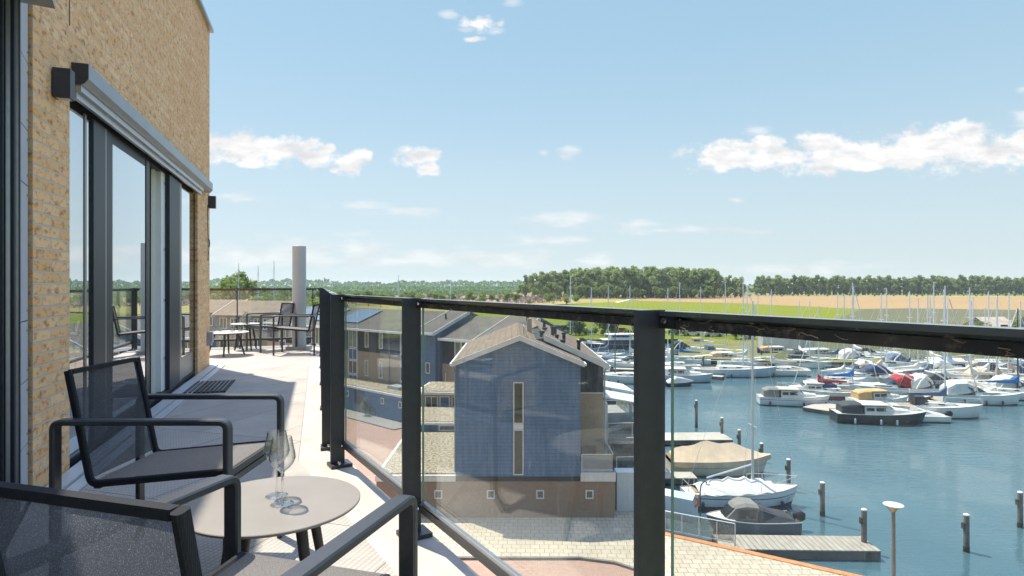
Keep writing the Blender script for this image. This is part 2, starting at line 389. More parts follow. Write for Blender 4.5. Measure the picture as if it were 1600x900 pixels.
# floor: beige anti-slip boards with fine ribs, plain border along the edge
def m_floor():
    t = NT('ribbed_terrace_board'); v = t.vec('Object', (1,1,1), (0,0,math.atan2(.319,1)))
    w = t.n('TexWave', wave_type='BANDS', bands_direction='X'); w.inputs['Scale'].default_value = 13; w.inputs['Distortion'].default_value = 0; t.L.new(v, w.inputs[0])
    w2 = t.n('TexWave', wave_type='BANDS', bands_direction='Y'); w2.inputs['Scale'].default_value = 14; t.L.new(v, w2.inputs[0])
    br = t.n('TexBrick'); br.offset = .5; t.L.new(v, br.inputs['Vector']); br.inputs['Scale'].default_value = 1
    br.inputs['Brick Width'].default_value = .6; br.inputs['Row Height'].default_value = 1.2; br.inputs['Mortar Size'].default_value = .004
    t.put(br.inputs['Color1'], (.43,.40,.35)); t.put(br.inputs['Color2'], (.47,.435,.38)); t.put(br.inputs['Mortar'], (.13,.12,.105))
    nz = t.noise(2.2, 6, .65)
    c = t.mix(t.ramp(nz, [(.35,(0,0,0)),(.7,(.6,.6,.6))]), br.outputs[0], (.27,.245,.21))
    c = t.mix(t.math('MULTIPLY', t.ramp(t.noise(14, 5, .7), [(.55,(0,0,0)),(.75,(1,1,1))]), .30), c, (.60,.56,.50))
    c = t.mix(t.math('MULTIPLY', t.ramp(t.noise(5.5, 6, .75), [(.60,(0,0,0)),(.70,(1,1,1))]), .35), c, (.20,.18,.15))
    h = t.math('MULTIPLY', w.outputs[1], t.math('ADD', w2.outputs[1], .4))
    c = t.mix(t.math('MULTIPLY', t.math('SUBTRACT', 1.0, h, clamp=True), .42), c, (.17,.15,.13))
    return t.done(t.bsdf(c, .8, 0, .25, t.bump(h, .5, .003)))
FLOORM = m_floor()
EDGE = plain('terrace_border', (.42,.38,.325), .8, 0, .14, 2.2, .15)
corner_in = WFAR
poly = [near_in, near_out, c_out, far_out, far_left, corner_in-FN*7.5, corner_in, WK]
slab = MB().prism([(p.x, p.y) for p in poly], -.30, 0)
structure('terrace_floor', slab, EDGE)
# ribbed field laid 6 mm proud of the slab
bi = .27
ci = meet(RQ-NN*(bi-EO), ND, RQ-FN*(bi-EO), FD)
gw = .20
fpoly = [near_in+NN*gw, RQ-NN*(bi-EO)+ND*7.5, ci, RQ-FN*(bi-EO)+FD*(FL-.2), RQ-FN*8.6+FD*(FL-.2), corner_in-FN*7.5+FD*.05, corner_in+FN*gw+FD*.05, meet(WK+NN*gw, ND, WK+FN*gw, FD)]
structure('terrace_deck', MB().prism([(p.x, p.y) for p in fpoly], .001, .007), FLOORM)
# channel cover along the facade
q0 = meet(WK+NN*.0, ND, WK+FN*.0, FD)
gut = MB()
def strip(a, b, n, w0, w1, z0, z1): return [(a+n*w0), (a+n*w1), (b+n*w1), (b+n*w0)]
for (w0, w1, z1) in ((.012, .105, .030), (.112, .185, .014)):
    a = WK+FD*.02; b = WFAR-FD*.0
    gut.prism([(p.x, p.y) for p in strip(a, b, FN, w0, w1, 0, 0)], .002, z1)
structure('channel_cover', gut, plain('pale_zinc', (.46,.47,.47), .4, .2, .06, 5))

# ---------------------------------------------------------------- the building whose terrace this is
bld = thing('apartment_building', 'yellow brick apartment building with dark framed glass doors, beside the terrace', 'building', tuple(WK), math.atan2(FD.y, FD.x))
BT = 4.5
def wl(s, n, z): p = WK+FD*s+FN*n; return Vector((p.x, p.y, z))
def wall_poly(mb, s0, s1, z0, z1, n0=-.30, n1=0, mi=0):
    vs = [wl(s, n, z) for z in (z0, z1) for s, n in ((s0,n0),(s1,n0),(s1,n1),(s0,n1))]
    return mb.add(vs, [(0,3,2,1),(4,5,6,7),(0,1,5,4),(1,2,6,5),(2,3,7,6),(3,0,4,7)], mi)
WLEN = (WFAR-WK).length
s_a = (along_wall(109)-WK).length; s_b = (along_wall(309)-WK).length
OT = 2.27
mb = MB()
wall_poly(mb, 0, s_a, 0, OT); wall_poly(mb, s_b, WLEN, 0, OT); wall_poly(mb, 0, WLEN, OT, BT)
# end wall of the brick volume
mb.add([*(WFAR+Vector((0,0,z))-FN*.30 for z in (0, BT)), *(WFAR+Vector((0,0,z))-FN*9 for z in (BT, 0)),
        *(WFAR+Vector((0,0,z))-FN*.30-FD*.3 for z in (0, BT)), *(WFAR+Vector((0,0,z))-FN*9-FD*.3 for z in (BT, 0))],
       [(0,1,2,3),(7,6,5,4),(1,5,6,2)])
mb.build('brick_wall', BRICK, bld)
# weep slots and expansion joint
wj = MB()
for s, z0, z1 in ((s_a*.98, 2.62, 2.78),):
    wall_poly(wj, s, s+.010, z0, z1, .0, .002)
wj.build('wall_slot', BLACK, bld); wj = MB()
wall_poly(wj, WLEN-.13, WLEN-.09, 1.42, 1.53, 0, .003)
wj.build('wall_slot', BLACK, bld)
cp = MB(); wall_poly(cp, -.02, WLEN+.04, BT, BT+.045, -.34, .045); cp.build('coping', plain('zinc_coping', (.33,.37,.38), .35, .5, .05, 3), bld)
# lower body of the block below the terrace, and the volume behind
low = MB().prism([(p.x, p.y) for p in [near_in-NN*8, near_in, near_out-NN*.03, c_out-NN*.03-FN*.03, far_out-FN*.03-FD*.03, far_left-FD*.03]], GZ, -.302)
low.build('lower_storeys', m_brick('block_brick', (.38,.25,.13), (.44,.30,.17), (.25,.14,.07), (.3,.28,.25)), bld)
vol = MB().prism([(p.x, p.y) for p in [near_in-NN*9, near_in-NN*3.8, WK-NN*2.8-FN*3.9, WFAR-FN*4.2-FD*.3, WFAR-FN*9-FD*.3]], .01, BT-.1)
vol.build('core', OFFW, bld)
rf = MB().prism([(p.x, p.y) for p in [WK-FD*7.5-FN*9, WK-FD*7.5-FN*.3, WFAR-FN*.3-FD*.3, WFAR-FN*9-FD*.3]], BT-.25, BT-.1)
rf.build('flat_roof', OFFW, bld)
up_ = MB(); wall_poly(up_, -7.5, -.002, 3.1, BT, -.30, 0); up_.build('upper_wall', BRICK, bld)
uc = MB(); wall_poly(uc, -7.5, -.03, BT, BT+.045, -.34, .045); uc.build('coping', plain('zinc_coping_upper', (.33,.37,.38), .35, .5, .05, 3), bld)
# --- near facade of grey panels (runs the other way, toward the camera)
def nl(s, n, z): p = WK+ND*s+NN*n; return Vector((p.x, p.y, z))
def near_poly(mb, s0, s1, z0, z1, n0, n1, mi=0):
    vs = [nl(s, n, z) for z in (z0, z1) for s, n in ((s0,n0),(s1,n0),(s1,n1),(s0,n1))]
    return mb.add(vs, [(0,3,2,1),(4,5,6,7),(0,1,5,4),(1,2,6,5),(2,3,7,6),(3,0,4,7)], mi)
PANEL = plain('fibre_cement_panel', (.40,.40,.41), .7, 0, .05, 2.5, .03)
pan = MB(); SCREW = plain('screw_head', (.2,.2,.2), .4, .6)
NOFF = -.018
cuts = [0, .34, .66, .95, 1.57, 1.87, 2.3, 2.66, 3.05, 3.6, 4.5]
cuts = [0, .30, .62, .92, 1.60, 1.88, 2.22, 2.62, 2.97, 3.5, 4.5]
for z0, z1 in zip(cuts[:-1], cuts[1:]):
    pan = MB(); near_poly(pan, .012, .41, z0+.003, z1-.003, NOFF-.01, NOFF); pan.build('facade_panel', PANEL, bld)
    for z in (z0+.05, z1-.05):
        
        for ss in (.375, .04): p = nl(ss, NOFF, z); MB().tube([p, p+NN*.002], .006, 8).build('panel_screw', SCREW, bld)
bk = MB(); near_poly(bk, -.0, .42, 0, 3.05, -.30, NOFF-.012); near_poly(bk, .42, 7.5, 2.55, 3.05, -.3, NOFF)
bk.build('backing_wall', BLACK, bld)
cpn = MB(); near_poly(cpn, -.0, 7.5, 3.05, 3.095, -.34, .045); cpn.build('coping', plain('zinc_coping_near', (.33,.37,.38), .35, .5, .05, 3), bld)
# near glass door: stepped dark frame
fr = MB()
for i, (s0, s1, n) in enumerate(((.415,.44,.01),(.443,.475,-.005),(.478,.50,-.02),(.503,.535,-.035),(.538,.60,-.06))):
    near_poly(fr, s0, s1, .03, 2.55, n-.04, n)
near_poly(fr, .60, 3.6, 2.44, 2.55, -.12, -.06); near_poly(fr, .60, 3.6, .03, .13, -.12, -.06)
for s in (1.9, 2.0, 3.3): near_poly(fr, s, s+.09, .13, 2.44, -.12, -.06)
nf_ = fr.build('door_frame', ANTH2, bld)
sl = MB(); near_poly(sl, .500, .503, .03, 2.5, -.03, -.015); near_poly(sl, .44, .443, .03, 2.5, -.03, .005); sl.build('frame_profile', ALU, nf_)
pg = MB(); near_poly(pg, .60, 3.3, .13, 2.44, -.10, -.092); pg.build('pane', WINGLASS, nf_)
ab = MB()
near_poly(ab, .36, 3.6, 2.40, 2.415, 0, .13); near_poly(ab, .36, 3.6, 2.415, 2.58, 0, .13)
ab.build('shutter_box', GREYCASE, bld)
# --- big window in the brick wall
def wbox(mb, s0, s1, z0, z1, n0, n1, mi=0): return wall_poly(mb, s0, s1, z0, z1, n0, n1, mi)
def S2(px, n):
    x = (px-800)/F; return (x*(WK.y+FN.y*n)-WK.x-FN.x*n)/(FD.x-x*FD.y)
S = lambda px: S2(px, -.035)
win = MB()
w1, w2, w3 = S(145), S(164), S(178)
wbox(win, s_a, s_b, OT-.07, OT, -.16, -.05)
wbox(win, s_a, s_b, .0, .055, -.20, -.03)
wbox(win, S(145), S(163.5), .055, OT-.07, -.055, -.03)        # mullion
wbox(win, S(166.5), S(176), .07, OT-.07, -.055, -.04)          # sliding leaf stile
wbox(win, S(229.5), S(235), .07, OT-.07, -.055, -.04)
wbox(win, S(176), S(229.5), OT-.14, OT-.055, -.055, -.045); wbox(win, S(176), S(229.5), .06, .12, -.055, -.045)
wbox(win, S(262.5), S(278.5), .055, OT-.07, -.055, -.02)
wbox(win, S(304), s_b, .055, OT-.07, -.055, -.03)
wf = win.build('window_frame', ANTH2, bld)
LTM = plain('champagne_profile', (.25,.235,.21), .4, .3, .05, 8)
lt = MB(); wbox(lt, S(134), S(137), .06, OT-.07, -.07, -.04); lt.build('light_profile', LTM, wf)
lt = MB(); wbox(lt, S(163.7), S(166.3), .06, OT-.07, -.055, -.034); lt.build('light_profile', LTM, wf); lt = MB(); wbox(lt, S(278.7), S(283), .06, OT-.07, -.055, -.03); lt.build('light_profile', LTM, wf); lt = MB(); wbox(lt, S(176.2), S(178.5), .12, OT-.14, -.055, -.05)
lt.build('light_profile', LTM, wf); lt = MB(); wbox(lt, S(283), S(303.4), .06, .30, -.055, -.045); lt.build('light_profile', LTM, wf); lt = MB(); wbox(lt, S(235.2), S(236.4), .07, OT-.055, -.055, -.05)
lt.build('light_profile', LTM, wf)
for a, b, z0, z1 in ((s_a, S(145), .055, OT-.07), (S(178.5), S(229), .12, OT-.14), (S(283), S(303.4), .30, OT-.07)):
    g = MB(); wbox(g, a, b, z0, z1, -.052, -.045); g.build('pane', WINGLASS, wf)
S = lambda px: S2(px, -.062)
wd = MB(); wbox(wd, S(251.5), S(262), .06, OT-.07, -.12, -.062); iw = wd.build('inner_post', WHITE, bld)
for z in (.38, .95, 1.45, 2.1):
    p = wl(S(256), -.062, z); MB().tube([p, p+FN*.012], .016, 10).build('bolt', STEEL, iw)
S = lambda px: S2(px, 0)
# room seen through the glass
rm = MB()
for (s0, s1, n0, n1, z0, z1) in ((s_a-.4, WLEN-.35, -3.7, -3.6, 0, 2.6),):
    wall_poly(rm, s0, s1, z0, z1, n0, n1)
wall_poly(rm, s_a-.4, WLEN-.35, 2.45, 2.55, -3.6, -.31); wall_poly(rm, S(109)-.5, S(109)-.4, 0, 2.45, -3.6, -.31); wall_poly(rm, WLEN-.4, WLEN-.35, 0, 2.45, -3.6, -.31)
rm.build('room_wall', OFFW, bld)
rf_ = MB(); wall_poly(rf_, s_a-.4, WLEN-.4, .0, .02, -3.6, -.21); rf_.build('room_floor', plain('oak_floor', (.25,.17,.10), .5, 0, .2, 3), bld)
CURT = plain('pale_curtain', (.62,.60,.52), .9, 0, .05, 3)
def curtain(s0, s1, n):
    k = int((s1-s0)/.035)+1; vs = []; fs = []
    for i in range(k+1):
        s = s0+(s1-s0)*i/k; nn = n+.03*math.sin(i*1.9)
        vs += [wl(s, nn, .05), wl(s, nn, 2.3)]
    fs = [(2*i, 2*i+2, 2*i+3, 2*i+1) for i in range(k)]
    MB().add(vs, fs).build('curtain', CURT, bld)
curtain(s_a+.02, s_a+.22, -.35); S = lambda px: S2(px, -.12)
curtain(S(236), S(249), -.12)
S = lambda px: S2(px, 0);
curtain(S(286), S(292), -.3)
# shutter cassette above the window
ca = MB()
prof = [(0, .0), (.052, .0), (.064, .006), (.086, .035), (.086, .122), (0, .122)]   # (out, up)
sC0 = S(112); sC1 = S(321)
nP = len(prof); vs = [wl(s, a, OT+.022+b) for s in (sC0, sC1) for a, b in prof]
ca.add(vs, [tuple(reversed(range(nP))), tuple(range(nP, 2*nP))]+[(i,(i+1)%nP,nP+(i+1)%nP,nP+i) for i in range(nP)])
cas = ca.build('shutter_box', GREYCASE, bld)
ce = MB(); vs = [wl(s, a*1.02+.0, OT+.0205+b*1.02) for s in (sC0-.008, sC0-.001) for a, b in prof]
ce.add(vs, [tuple(reversed(range(nP))), tuple(range(nP, 2*nP))]+[(i,(i+1)%nP,nP+(i+1)%nP,nP+i) for i in range(nP)])
ce.build('end_cap', ANTH, cas)
gr = MB(); wbox(gr, S(113), S(312), OT-.06, OT-.018, .0, .022); wbox(gr, S(113), S(312), OT-.0178, OT+.0218, .0, .045); gr.build('guide_rail', ALU, bld)
# corner cable loop and socket
cb = MB(); sc_ = WLEN-.16
lp = [wl(sc_-.02, .006, 2.15), wl(sc_-.03, .008, 1.9), wl(sc_, .01, 1.70)]
for k in range(19):
    a = k/18*2*math.pi*1.5; lp.append(wl(sc_+.055*math.sin(a), .012+.002*k/4, 1.65+.055*math.cos(a)))
lp.append(wl(sc_, .012, 1.5)); cb.tube(lp, .0045, 6)
cb.build('cable', plain('grey_cable', (.12,.11,.10), .6), None, label='thin looped cable hanging on the brick corner under the far wall lamp', cat='cable')
sk = thing('wall_socket', 'small grey weatherproof socket low on the far brick corner', 'socket', tuple(wl(WLEN-.17, .03, .38)), math.atan2(FD.y, FD.x))
m_ = MB(); wall_poly(m_, WLEN-.22, WLEN-.12, .30, .48, .001, .055); m_.build('housing', plain('grey_plastic', (.30,.31,.31), .5), sk)
m_ = MB(); wall_poly(m_, WLEN-.215, WLEN-.125, .34, .47, .056, .068); m_.build('lid', plain('grey_plastic_lid', (.36,.37,.37), .5), sk)
# wall lamps
def wall_lamp(s, z, label):
    t = thing('wall_lamp', label, 'wall lamp', tuple(wl(s+.05, .0, z)), math.atan2(FD.y, FD.x), 'cube lamps on the brick wall')
    m = MB(); wall_poly(m, s, s+.068, z+.004, z+.165, .006, .090); m.build('housing', ANTH, t)
    m = MB(); wall_poly(m, s+.010, s+.058, z, z+.0035, .02, .08); m.build('lens', plain('frosted_lens', (.55,.45,.38), .3), t)
    m = MB(); wall_poly(m, s+.008, s+.060, z+.02, z+.15, .0005, .0055); m.build('back_plate', ANTH2, t)
wall_lamp(S(79.5), 2.125, 'dark cube wall lamp on the brick beside the near end of the shutter box')
wall_lamp(WLEN-.12, 2.115, 'dark cube wall lamp on the far brick corner')

# ---------------------------------------------------------------- balustrade
def balustrade(label, P0, D, Nv, posts, L0, L1, hgt=1.04, gaps=True):
    t = thing('glass_balustrade', label, 'balustrade', tuple(P0+D*L0), math.atan2(D.y, D.x))
    P = lambda s, n, z: P0+D*s+Nv*n+Vector((0,0,z))
    def ob(mb, s0, s1, n0, n1, z0, z1):
        vs = [P(s, n, z) for z in (z0, z1) for s, n in ((s0,n0),(s1,n0),(s1,n1),(s0,n1))]
        return mb.add(vs, [(0,3,2,1),(4,5,6,7),(0,1,5,4),(1,2,6,5),(2,3,7,6),(3,0,4,7)])
    for s in posts:
        m = MB(); ob(m, s-.007, s+.007, -.044, .040, .0, hgt+.002); po = m.build('post', ANTH, t)
        m = MB(); ob(m, s-.055, s+.055, -.052, .075, .002, .020); m.build('base_plate', ANTH, po)
        for a in (-.035, .035):
            m = MB(); c = P(s+a, .0, .0205); m.tube([c, c+Vector((0,0,.008))], .014, 12); m.tube([c+Vector((0,0,.008)), c+Vector((0,0,.017))], .009, 6)
            m.build('anchor_bolt', STEEL, po)
        for z in (hgt-.022, .125):
            for sg in (-1, 1):
                m = MB(); c = P(s+sg*.024, .0195, z); m.tube([c, c-Nv*.005], [.0075, .006], 12); m.build('rail_bolt', STEEL, po)
    segs = []
    pts = sorted([L0]+[p for p in posts if L0 < p < L1]+[L1])
    for a, b in zip(pts[:-1], pts[1:]):
        a1 = a+(.008 if a in posts else 0); b1 = b-(.008 if b in posts else 0)
        if b1-a1 < .06: continue
        m = MB(); ob(m, a1, b1, .016, .054, hgt-.011, hgt); ob(m, a1, b1, .042, .050, hgt-.019, hgt-.0112); tr = m.build('top_rail', RAILM, t)
        for e0, e1 in ((a1, min(a1+.045, b1)), (max(b1-.045, a1), b1)):
            m = MB(); ob(m, e0, e1, .020, .038, hgt-.040, hgt-.0115); m.build('bracket', ANTH, tr)
        if b1-a1 < .2: continue
        m = MB(); ob(m, a1+.046, b1-.046, .024, .052, hgt-.040, hgt-.0192); m.build('glass_clamp', DUSTY, t)
        m = MB(); ob(m, a1, b1, .024, .054, .112, .140); br_ = m.build('bottom_rail', ANTH, t)
        m = MB(); ob(m, a1+.03, b1-.03, .030, .048, .141, .158); m.build('channel', ALU, br_)
        m = MB(); g0, g1, n0, n1, z0, z1 = a1+.022, b1-.022, .035, .045, .150, hgt-.030
        vs = [P(s, n, z) for z in (z0, z1) for s, n in ((g0,n0),(g1,n0),(g1,n1),(g0,n1))]
        m.add(vs, [(0,1,5,4),(2,3,7,6)], 0); m.add(vs, [(0,3,2,1),(4,5,6,7),(1,2,6,5),(3,0,4,7)], 1)
        m.build('glass_panel', [GLASS, GEDGE], t)
    return t
balustrade('near dark metal balustrade with dusty glass panels between the armchairs and the blue houses', RQ, ND, NN, [.20, 1.402, 2.87, 4.34, 5.8], .0, 6.8)
balustrade('long dark metal and glass balustrade running away along the narrow part of the terrace', RQ, FD, FN, [.24, 1.6, 3.0, 4.4, 5.9, FL-.01], 0, FL)
balustrade('dark metal and glass balustrade across the far end of the terrace behind the pipe', far_c, -FN, FD, [.16, 1.42, 3.0, 4.4], .02, 5.2)
# dry spider threads and leaf crumbs on the near clamp rail
random.seed(3)
cw = MB()
for k in range(30):
    s = random.choice([2.95, 3.05, 3.1, 2.9, 1.5, 1.6, .3])+random.uniform(0, .9)*random.random()
    p = RQ+ND*s+NN*(.0225)+Vector((0,0,1.018+random.uniform(-.012,.008)))
    pts = [p]
    for i in range(5): pts.append(pts[-1]+ND*random.uniform(-.012,.016)+Vector((0,0,random.uniform(-.006,.005)))-NN*random.uniform(0,.001))
    cw.tube(pts, random.uniform(.0004,.0011), 4)
cw.build('dry_debris', plain('dry_debris_brown', (.33,.27,.19), .9), None, label='wisps of dry grass and cobweb stuck to the near railing', cat='debris', kind='stuff')

# ---------------------------------------------------------------- pipe at the far corner
pc = D3(467.5, 540, 10.35); pc.z = 0
pp = thing('flue_pipe', 'tall pale grey round pipe standing at the far end of the terrace', 'pipe', tuple(pc))
MB().lathe([(.0,.06),(.113,.06),(.113,1.755),(.108,1.76),(.0,1.76)], pc, 40).build('tube', plain('pale_grey_coating', (.40,.43,.44), .45, 0, .05, 2), pp, smooth=True)
MB().box(pc.x-.17, pc.x+.17, pc.y-.17, pc.y+.17, .008, .06).build('base', plain('grey_base', (.30,.31,.31), .6, 0, .1, 6), pp)
for k in range(4):
    a = math.pi/4+k*math.pi/2; q = pc+Vector((.19*math.cos(a), .19*math.sin(a), .06)); MB().tube([q, q+Vector((0,0,.02))], .014, 6).build('base_bolt', STEEL, pp)

# ---------------------------------------------------------------- doormat
mc = W3(318, 606.5, 0)
mt = thing('doormat', 'black ribbed rubber doormat on the terrace in front of the glass door', 'doormat', (mc.x, mc.y, .008), math.atan2(FD.y, FD.x))
m = MB(); L_, W_ = .80, .50
ca_, sa_ = math.cos(math.atan2(FD.y, FD.x)), math.sin(math.atan2(FD.y, FD.x))
def mp(a, b, z): return Vector((mc.x+ca_*a-sa_*b, mc.y+sa_*a+ca_*b, z))
def mbx(m, a0, a1, b0, b1, z0, z1):
    vs = [mp(a, b, z) for z in (z0, z1) for a, b in ((a0,b0),(a1,b0),(a1,b1),(a0,b1))]
    m.add(vs, [(0,3,2,1),(4,5,6,7),(0,1,5,4),(1,2,6,5),(2,3,7,6),(3,0,4,7)])
mbx(m, -L_/2, L_/2, -W_/2, W_/2, .008, .013)
m.build('backing', BLACK, mt)
m = MB()
for k in range(12): b = -W_/2+.012+k*(W_-.04)/11; mbx(m, -L_/2+.02, L_/2-.02, b, b+.022, .0135, .024)
m.build('rib', plain('rubber_rib', (.02,.022,.025), .5, 0, .2, 30), mt)
for b0 in (W_/2+.001, -W_/2-.012): m = MB(); mbx(m, -L_/2, L_/2, b0, b0+.011, .008, .024); m.build('rim', BLACK, mt)

# ---------------------------------------------------------------- armchairs
CH = plain('chair_powder_coat', (.034,.036,.040), .36, 0, .12, 60, .05)
SLEEVE = m_sling('sling_sleeve', (.050,.052,.057), 1.0, spark=.15)
BACKS = m_sling('sling_back', (.10,.105,.115), .80, spark=.9)
SEATS = m_sling('sling_seat', (.27,.255,.235), .97, spark=.5)
def make_chair(label, seat_mat=SEATS):
    t = thing('armchair', label, 'armchair', (0,0,0), 0)
    hw = .245
    for sgn in (-1, 1):
        y = sgn*hw
        path = arc_path([(.30, y, .0), (.30, y, .607), (-.31, y, .607), (-.31, y, .0)], .028, 5)
        MB().sweep(path, (0,1,0), chamfer(.020, .042, .004)).build('arm_frame', CH, t, smooth=True)
        m = MB()
        for x in (.30, -.31): m.box(x-.014, x+.014, y-.024, y+.024, .0, .006)
    # seat and back frame
    for sgn in (-1, 1):
        y = sgn*(hw-.045)
        path = arc_path([(.285, y, .418), (-.215, y, .372), (-.298, y, .782)], .03, 4)
        MB().sweep(path, (0,1,0), chamfer(.025, .020, .005)).build('side_rail', SLEEVE, t, smooth=True)
    m = MB()
    m.bar((-.296,-.189,.776), (-.296,.189,.776), .020, .016); m.build('back_top_rail', SLEEVE, t)
    MB().bar((-.20,-.19,.362), (-.20,.19,.362), .024, .018).build('cross_bar', CH, t)
    MB().bar((.283,-.2,.412), (.283,.2,.412), .02, .024).bar((.285,-.24,.385),(.285,.24,.385), .022, .022).build('cross_bar', CH, t)
    def cloth(p0, p1, sag, nm, mat, w=.185, tr=None):
        p0 = Vector(p0); p1 = Vector(p1); nu, nv = 14, 10; vs = []; fs = []
        nrm = (p1-p0).cross(Vector((0,1,0))).normalized()
        for i in range(nu+1):
            for j in range(nv+1):
                a = i/nu; b = j/nv; s_ = math.sin(math.pi*a)*math.sin(math.pi*b)
                vs.append(p0+(p1-p0)*a+Vector((0,(b-.5)*2*w,0))+nrm*sag*s_)
        fs = [(i*(nv+1)+j, (i+1)*(nv+1)+j, (i+1)*(nv+1)+j+1, i*(nv+1)+j+1) for i in range(nu) for j in range(nv)]
        MB().add(vs, fs).build(nm, mat, t, smooth=True)
    cloth((-.205,0,.384), (.285,0,.428), .008, 'seat_sling', seat_mat)
    cloth((-.217,0,.392), (-.296,0,.772), -.012, 'back_sling', BACKS)
    return t
ch1 = make_chair('dark armchair beyond the round table, its seat half in the shade of the wall')
ch1.location = (-1.305, 2.395, .008)
ch2 = copy_tree(ch1, None, 'nearest dark armchair, its back toward the camera at the bottom left corner')
ch2.location = (-.56, 1.179, .008); ch2.rotation_euler = (0,0,R(73))
for o in (ch1, ch2): o['group'] = 'sling armchairs by the round table'
fc1 = copy_tree(ch1, None, 'far dark armchair seen from its side, right of the far low tables', group='sling armchairs at the far end')
p = W3(456, 556, 0); fc1.location = (p.x, p.y+.25, .008); fc1.rotation_euler = (0,0,R(186))
fc2 = copy_tree(ch1, None, 'far dark armchair behind the far low tables, left of the round pipe', group='sling armchairs at the far end')
fc2.location = (-4.02, 10.15, .008); fc2.rotation_euler = (0,0,R(228))

# ---------------------------------------------------------------- tables
TT = plain('taupe_table_top', (.215,.192,.160), .42, 0, .09, 5, .01)
TT2 = plain('pale_table_top', (.50,.50,.48), .45, 0, .04, 3)
TLEG = plain('dark_table_leg', (.035,.030,.028), .5, 0, .15, 20)
def round_table(label, c, r, h, top, group=None, n=4, a0=.5, sl=.30):
    t = thing('side_table', label, 'table', c, 0, group); c = Vector(c)
    MB().lathe([(0,h-.010),(r-.004,h-.010),(r,h-.006),(r,h-.002),(r-.002,h),(0,h)], c, 72).build('table_top', [top, ANTH], t)
    m = MB().lathe([(r*.55,h-.03),(r*.6,h-.03),(r*.6,h-.011),(r*.55,h-.011),(r*.55,h-.03)], c, 32); m.build('ring', TLEG, t)
    for k in range(n):
        a = a0+k*2*math.pi/n; u = Vector((math.cos(a), math.sin(a), 0))
        MB().tube([c+u*r*.50+Vector((0,0,h-.012)), c+u*r*(.50+sl)], [.018,.012], 14).build('leg', TLEG, t, smooth=True)
    return t
TC = (-.745, 1.905, .008); TH = .412
round_table('low round table with a taupe top and two wine glasses, beside the armchairs', TC, .262, TH, TT, a0=-.62)
# dark rim of the top
ft = W3(364, 553, 0)
round_table('low white topped round table at the far end, lower and nearer of the two', (ft.x, 9.45, .008), .325, .36, TT2, 'white topped low tables at the far end', a0=.3)
round_table('white topped round table at the far end, higher and further of the two', (ft.x-.05, 10.25, .008), .235, .44, TT2, 'white topped low tables at the far end', a0=.9)

# ---------------------------------------------------------------- glassware
def m_crystal(name, tint=(.985,.99,.99), solid=.08):
    t = NT(name); tr = t.n('BsdfTransparent'); t.put(tr.inputs[0], tint); gl = t.n('BsdfGlossy'); gl.inputs['Roughness'].default_value = .02
    lw = t.n('LayerWeight'); lw.inputs[0].default_value = .5
    pw = t.math('POWER', lw.outputs['Facing'], 2.6)
    fac = t.math('ADD', t.math('MULTIPLY', pw, .9), .022, clamp=True)
    dk = t.n('BsdfTransparent'); t.put(dk.inputs[0], (.16,.18,.19))
    m0 = t.n('MixShader'); t.L.new(t.math('MULTIPLY', t.math('POWER', lw.outputs['Facing'], 4.5), 1.0), m0.inputs[0]); t.L.new(tr.outputs[0], m0.inputs[1]); t.L.new(dk.outputs[0], m0.inputs[2])
    mx = t.n('MixShader'); t.L.new(fac, mx.inputs[0]); t.L.new(m0.outputs[0], mx.inputs[1]); t.L.new(gl.outputs[0], mx.inputs[2])
    rg = t.n('BsdfGlass'); rg.inputs['IOR'].default_value = 1.48; rg.inputs['Roughness'].default_value = 0
    m3 = t.n('MixShader'); m3.inputs[0].default_value = solid; t.L.new(mx.outputs[0], m3.inputs[1]); t.L.new(rg.outputs[0], m3.inputs[2]); return t.done(m3)
CRY = m_crystal('clear_crystal'); CRYS = m_crystal('clear_crystal_stem', solid=.85)
def wine_glass(label, c, grp='wine glasses on the near table'):
    t = thing('wine_glass', label, 'wine glass', c, 0, grp); c = Vector(c)
    MB().lathe([(.0,.1005),(.004,.101),(.011,.104),(.024,.114),(.035,.129),(.0395,.143),(.038,.158),(.033,.182),(.0285,.207),(.0275,.208),(.0318,.182),(.0368,.158),(.0382,.143),(.034,.130),(.023,.1155),(.010,.1058),(.0,.1045)], c, 40).build('bowl', CRY, t, smooth=True)
    MB().lathe([(.0045,.0050),(.0034,.02),(.0030,.05),(.0032,.085),(.0045,.0975),(.008,.1005)], c, 16).build('stem', CRYS, t, smooth=True)
    MB().lathe([(.0,.0005),(.034,.0005),(.0345,.0015),(.030,.0028),(.012,.0045),(.0045,.0052),(0,.0055)], c, 40).build('foot', CRY, t, smooth=True)
tz = .008+TH
g1 = D3(433, 776, 1); g1 = W3(432.5, 775, tz); wine_glass('wine glass on the round table, left and further of the pair', (g1.x, g1.y, tz+.0005))
g2 = W3(441, 788, tz); wine_glass('wine glass on the round table, right and nearer of the pair', (g2.x, g2.y, tz+.0005))
def tumbler(label, c, r=.036, h=.09):
    MB().lathe([(0,.0),(r*.85,0),(r,h),(r*.93,h),(r*.78,.008),(0,.008)], Vector(c), 18).build('tumbler', CRY2, None, smooth=True, label=label, cat='glass', group='glasses on the far low table')
CRY2 = m_crystal('clear_tumbler_glass', (.86,.88,.88))
for dx, dy, lb in ((-.19,-.02,'clear tumbler on the far low table, outermost to the left'),(-.13,.08,'clear tumbler on the far low table, second from the left'),(.12,-.05,'clear tumbler on the far low table, third from the left'),(.19,.06,'clear tumbler on the far low table, outermost to the right')):
    tumbler(lb, (ft.x+dx, 9.45+dy, .37))
cf = thing('carafe', 'clear square shouldered carafe standing on the far higher table', 'carafe', (ft.x-.02, 10.2, .449))
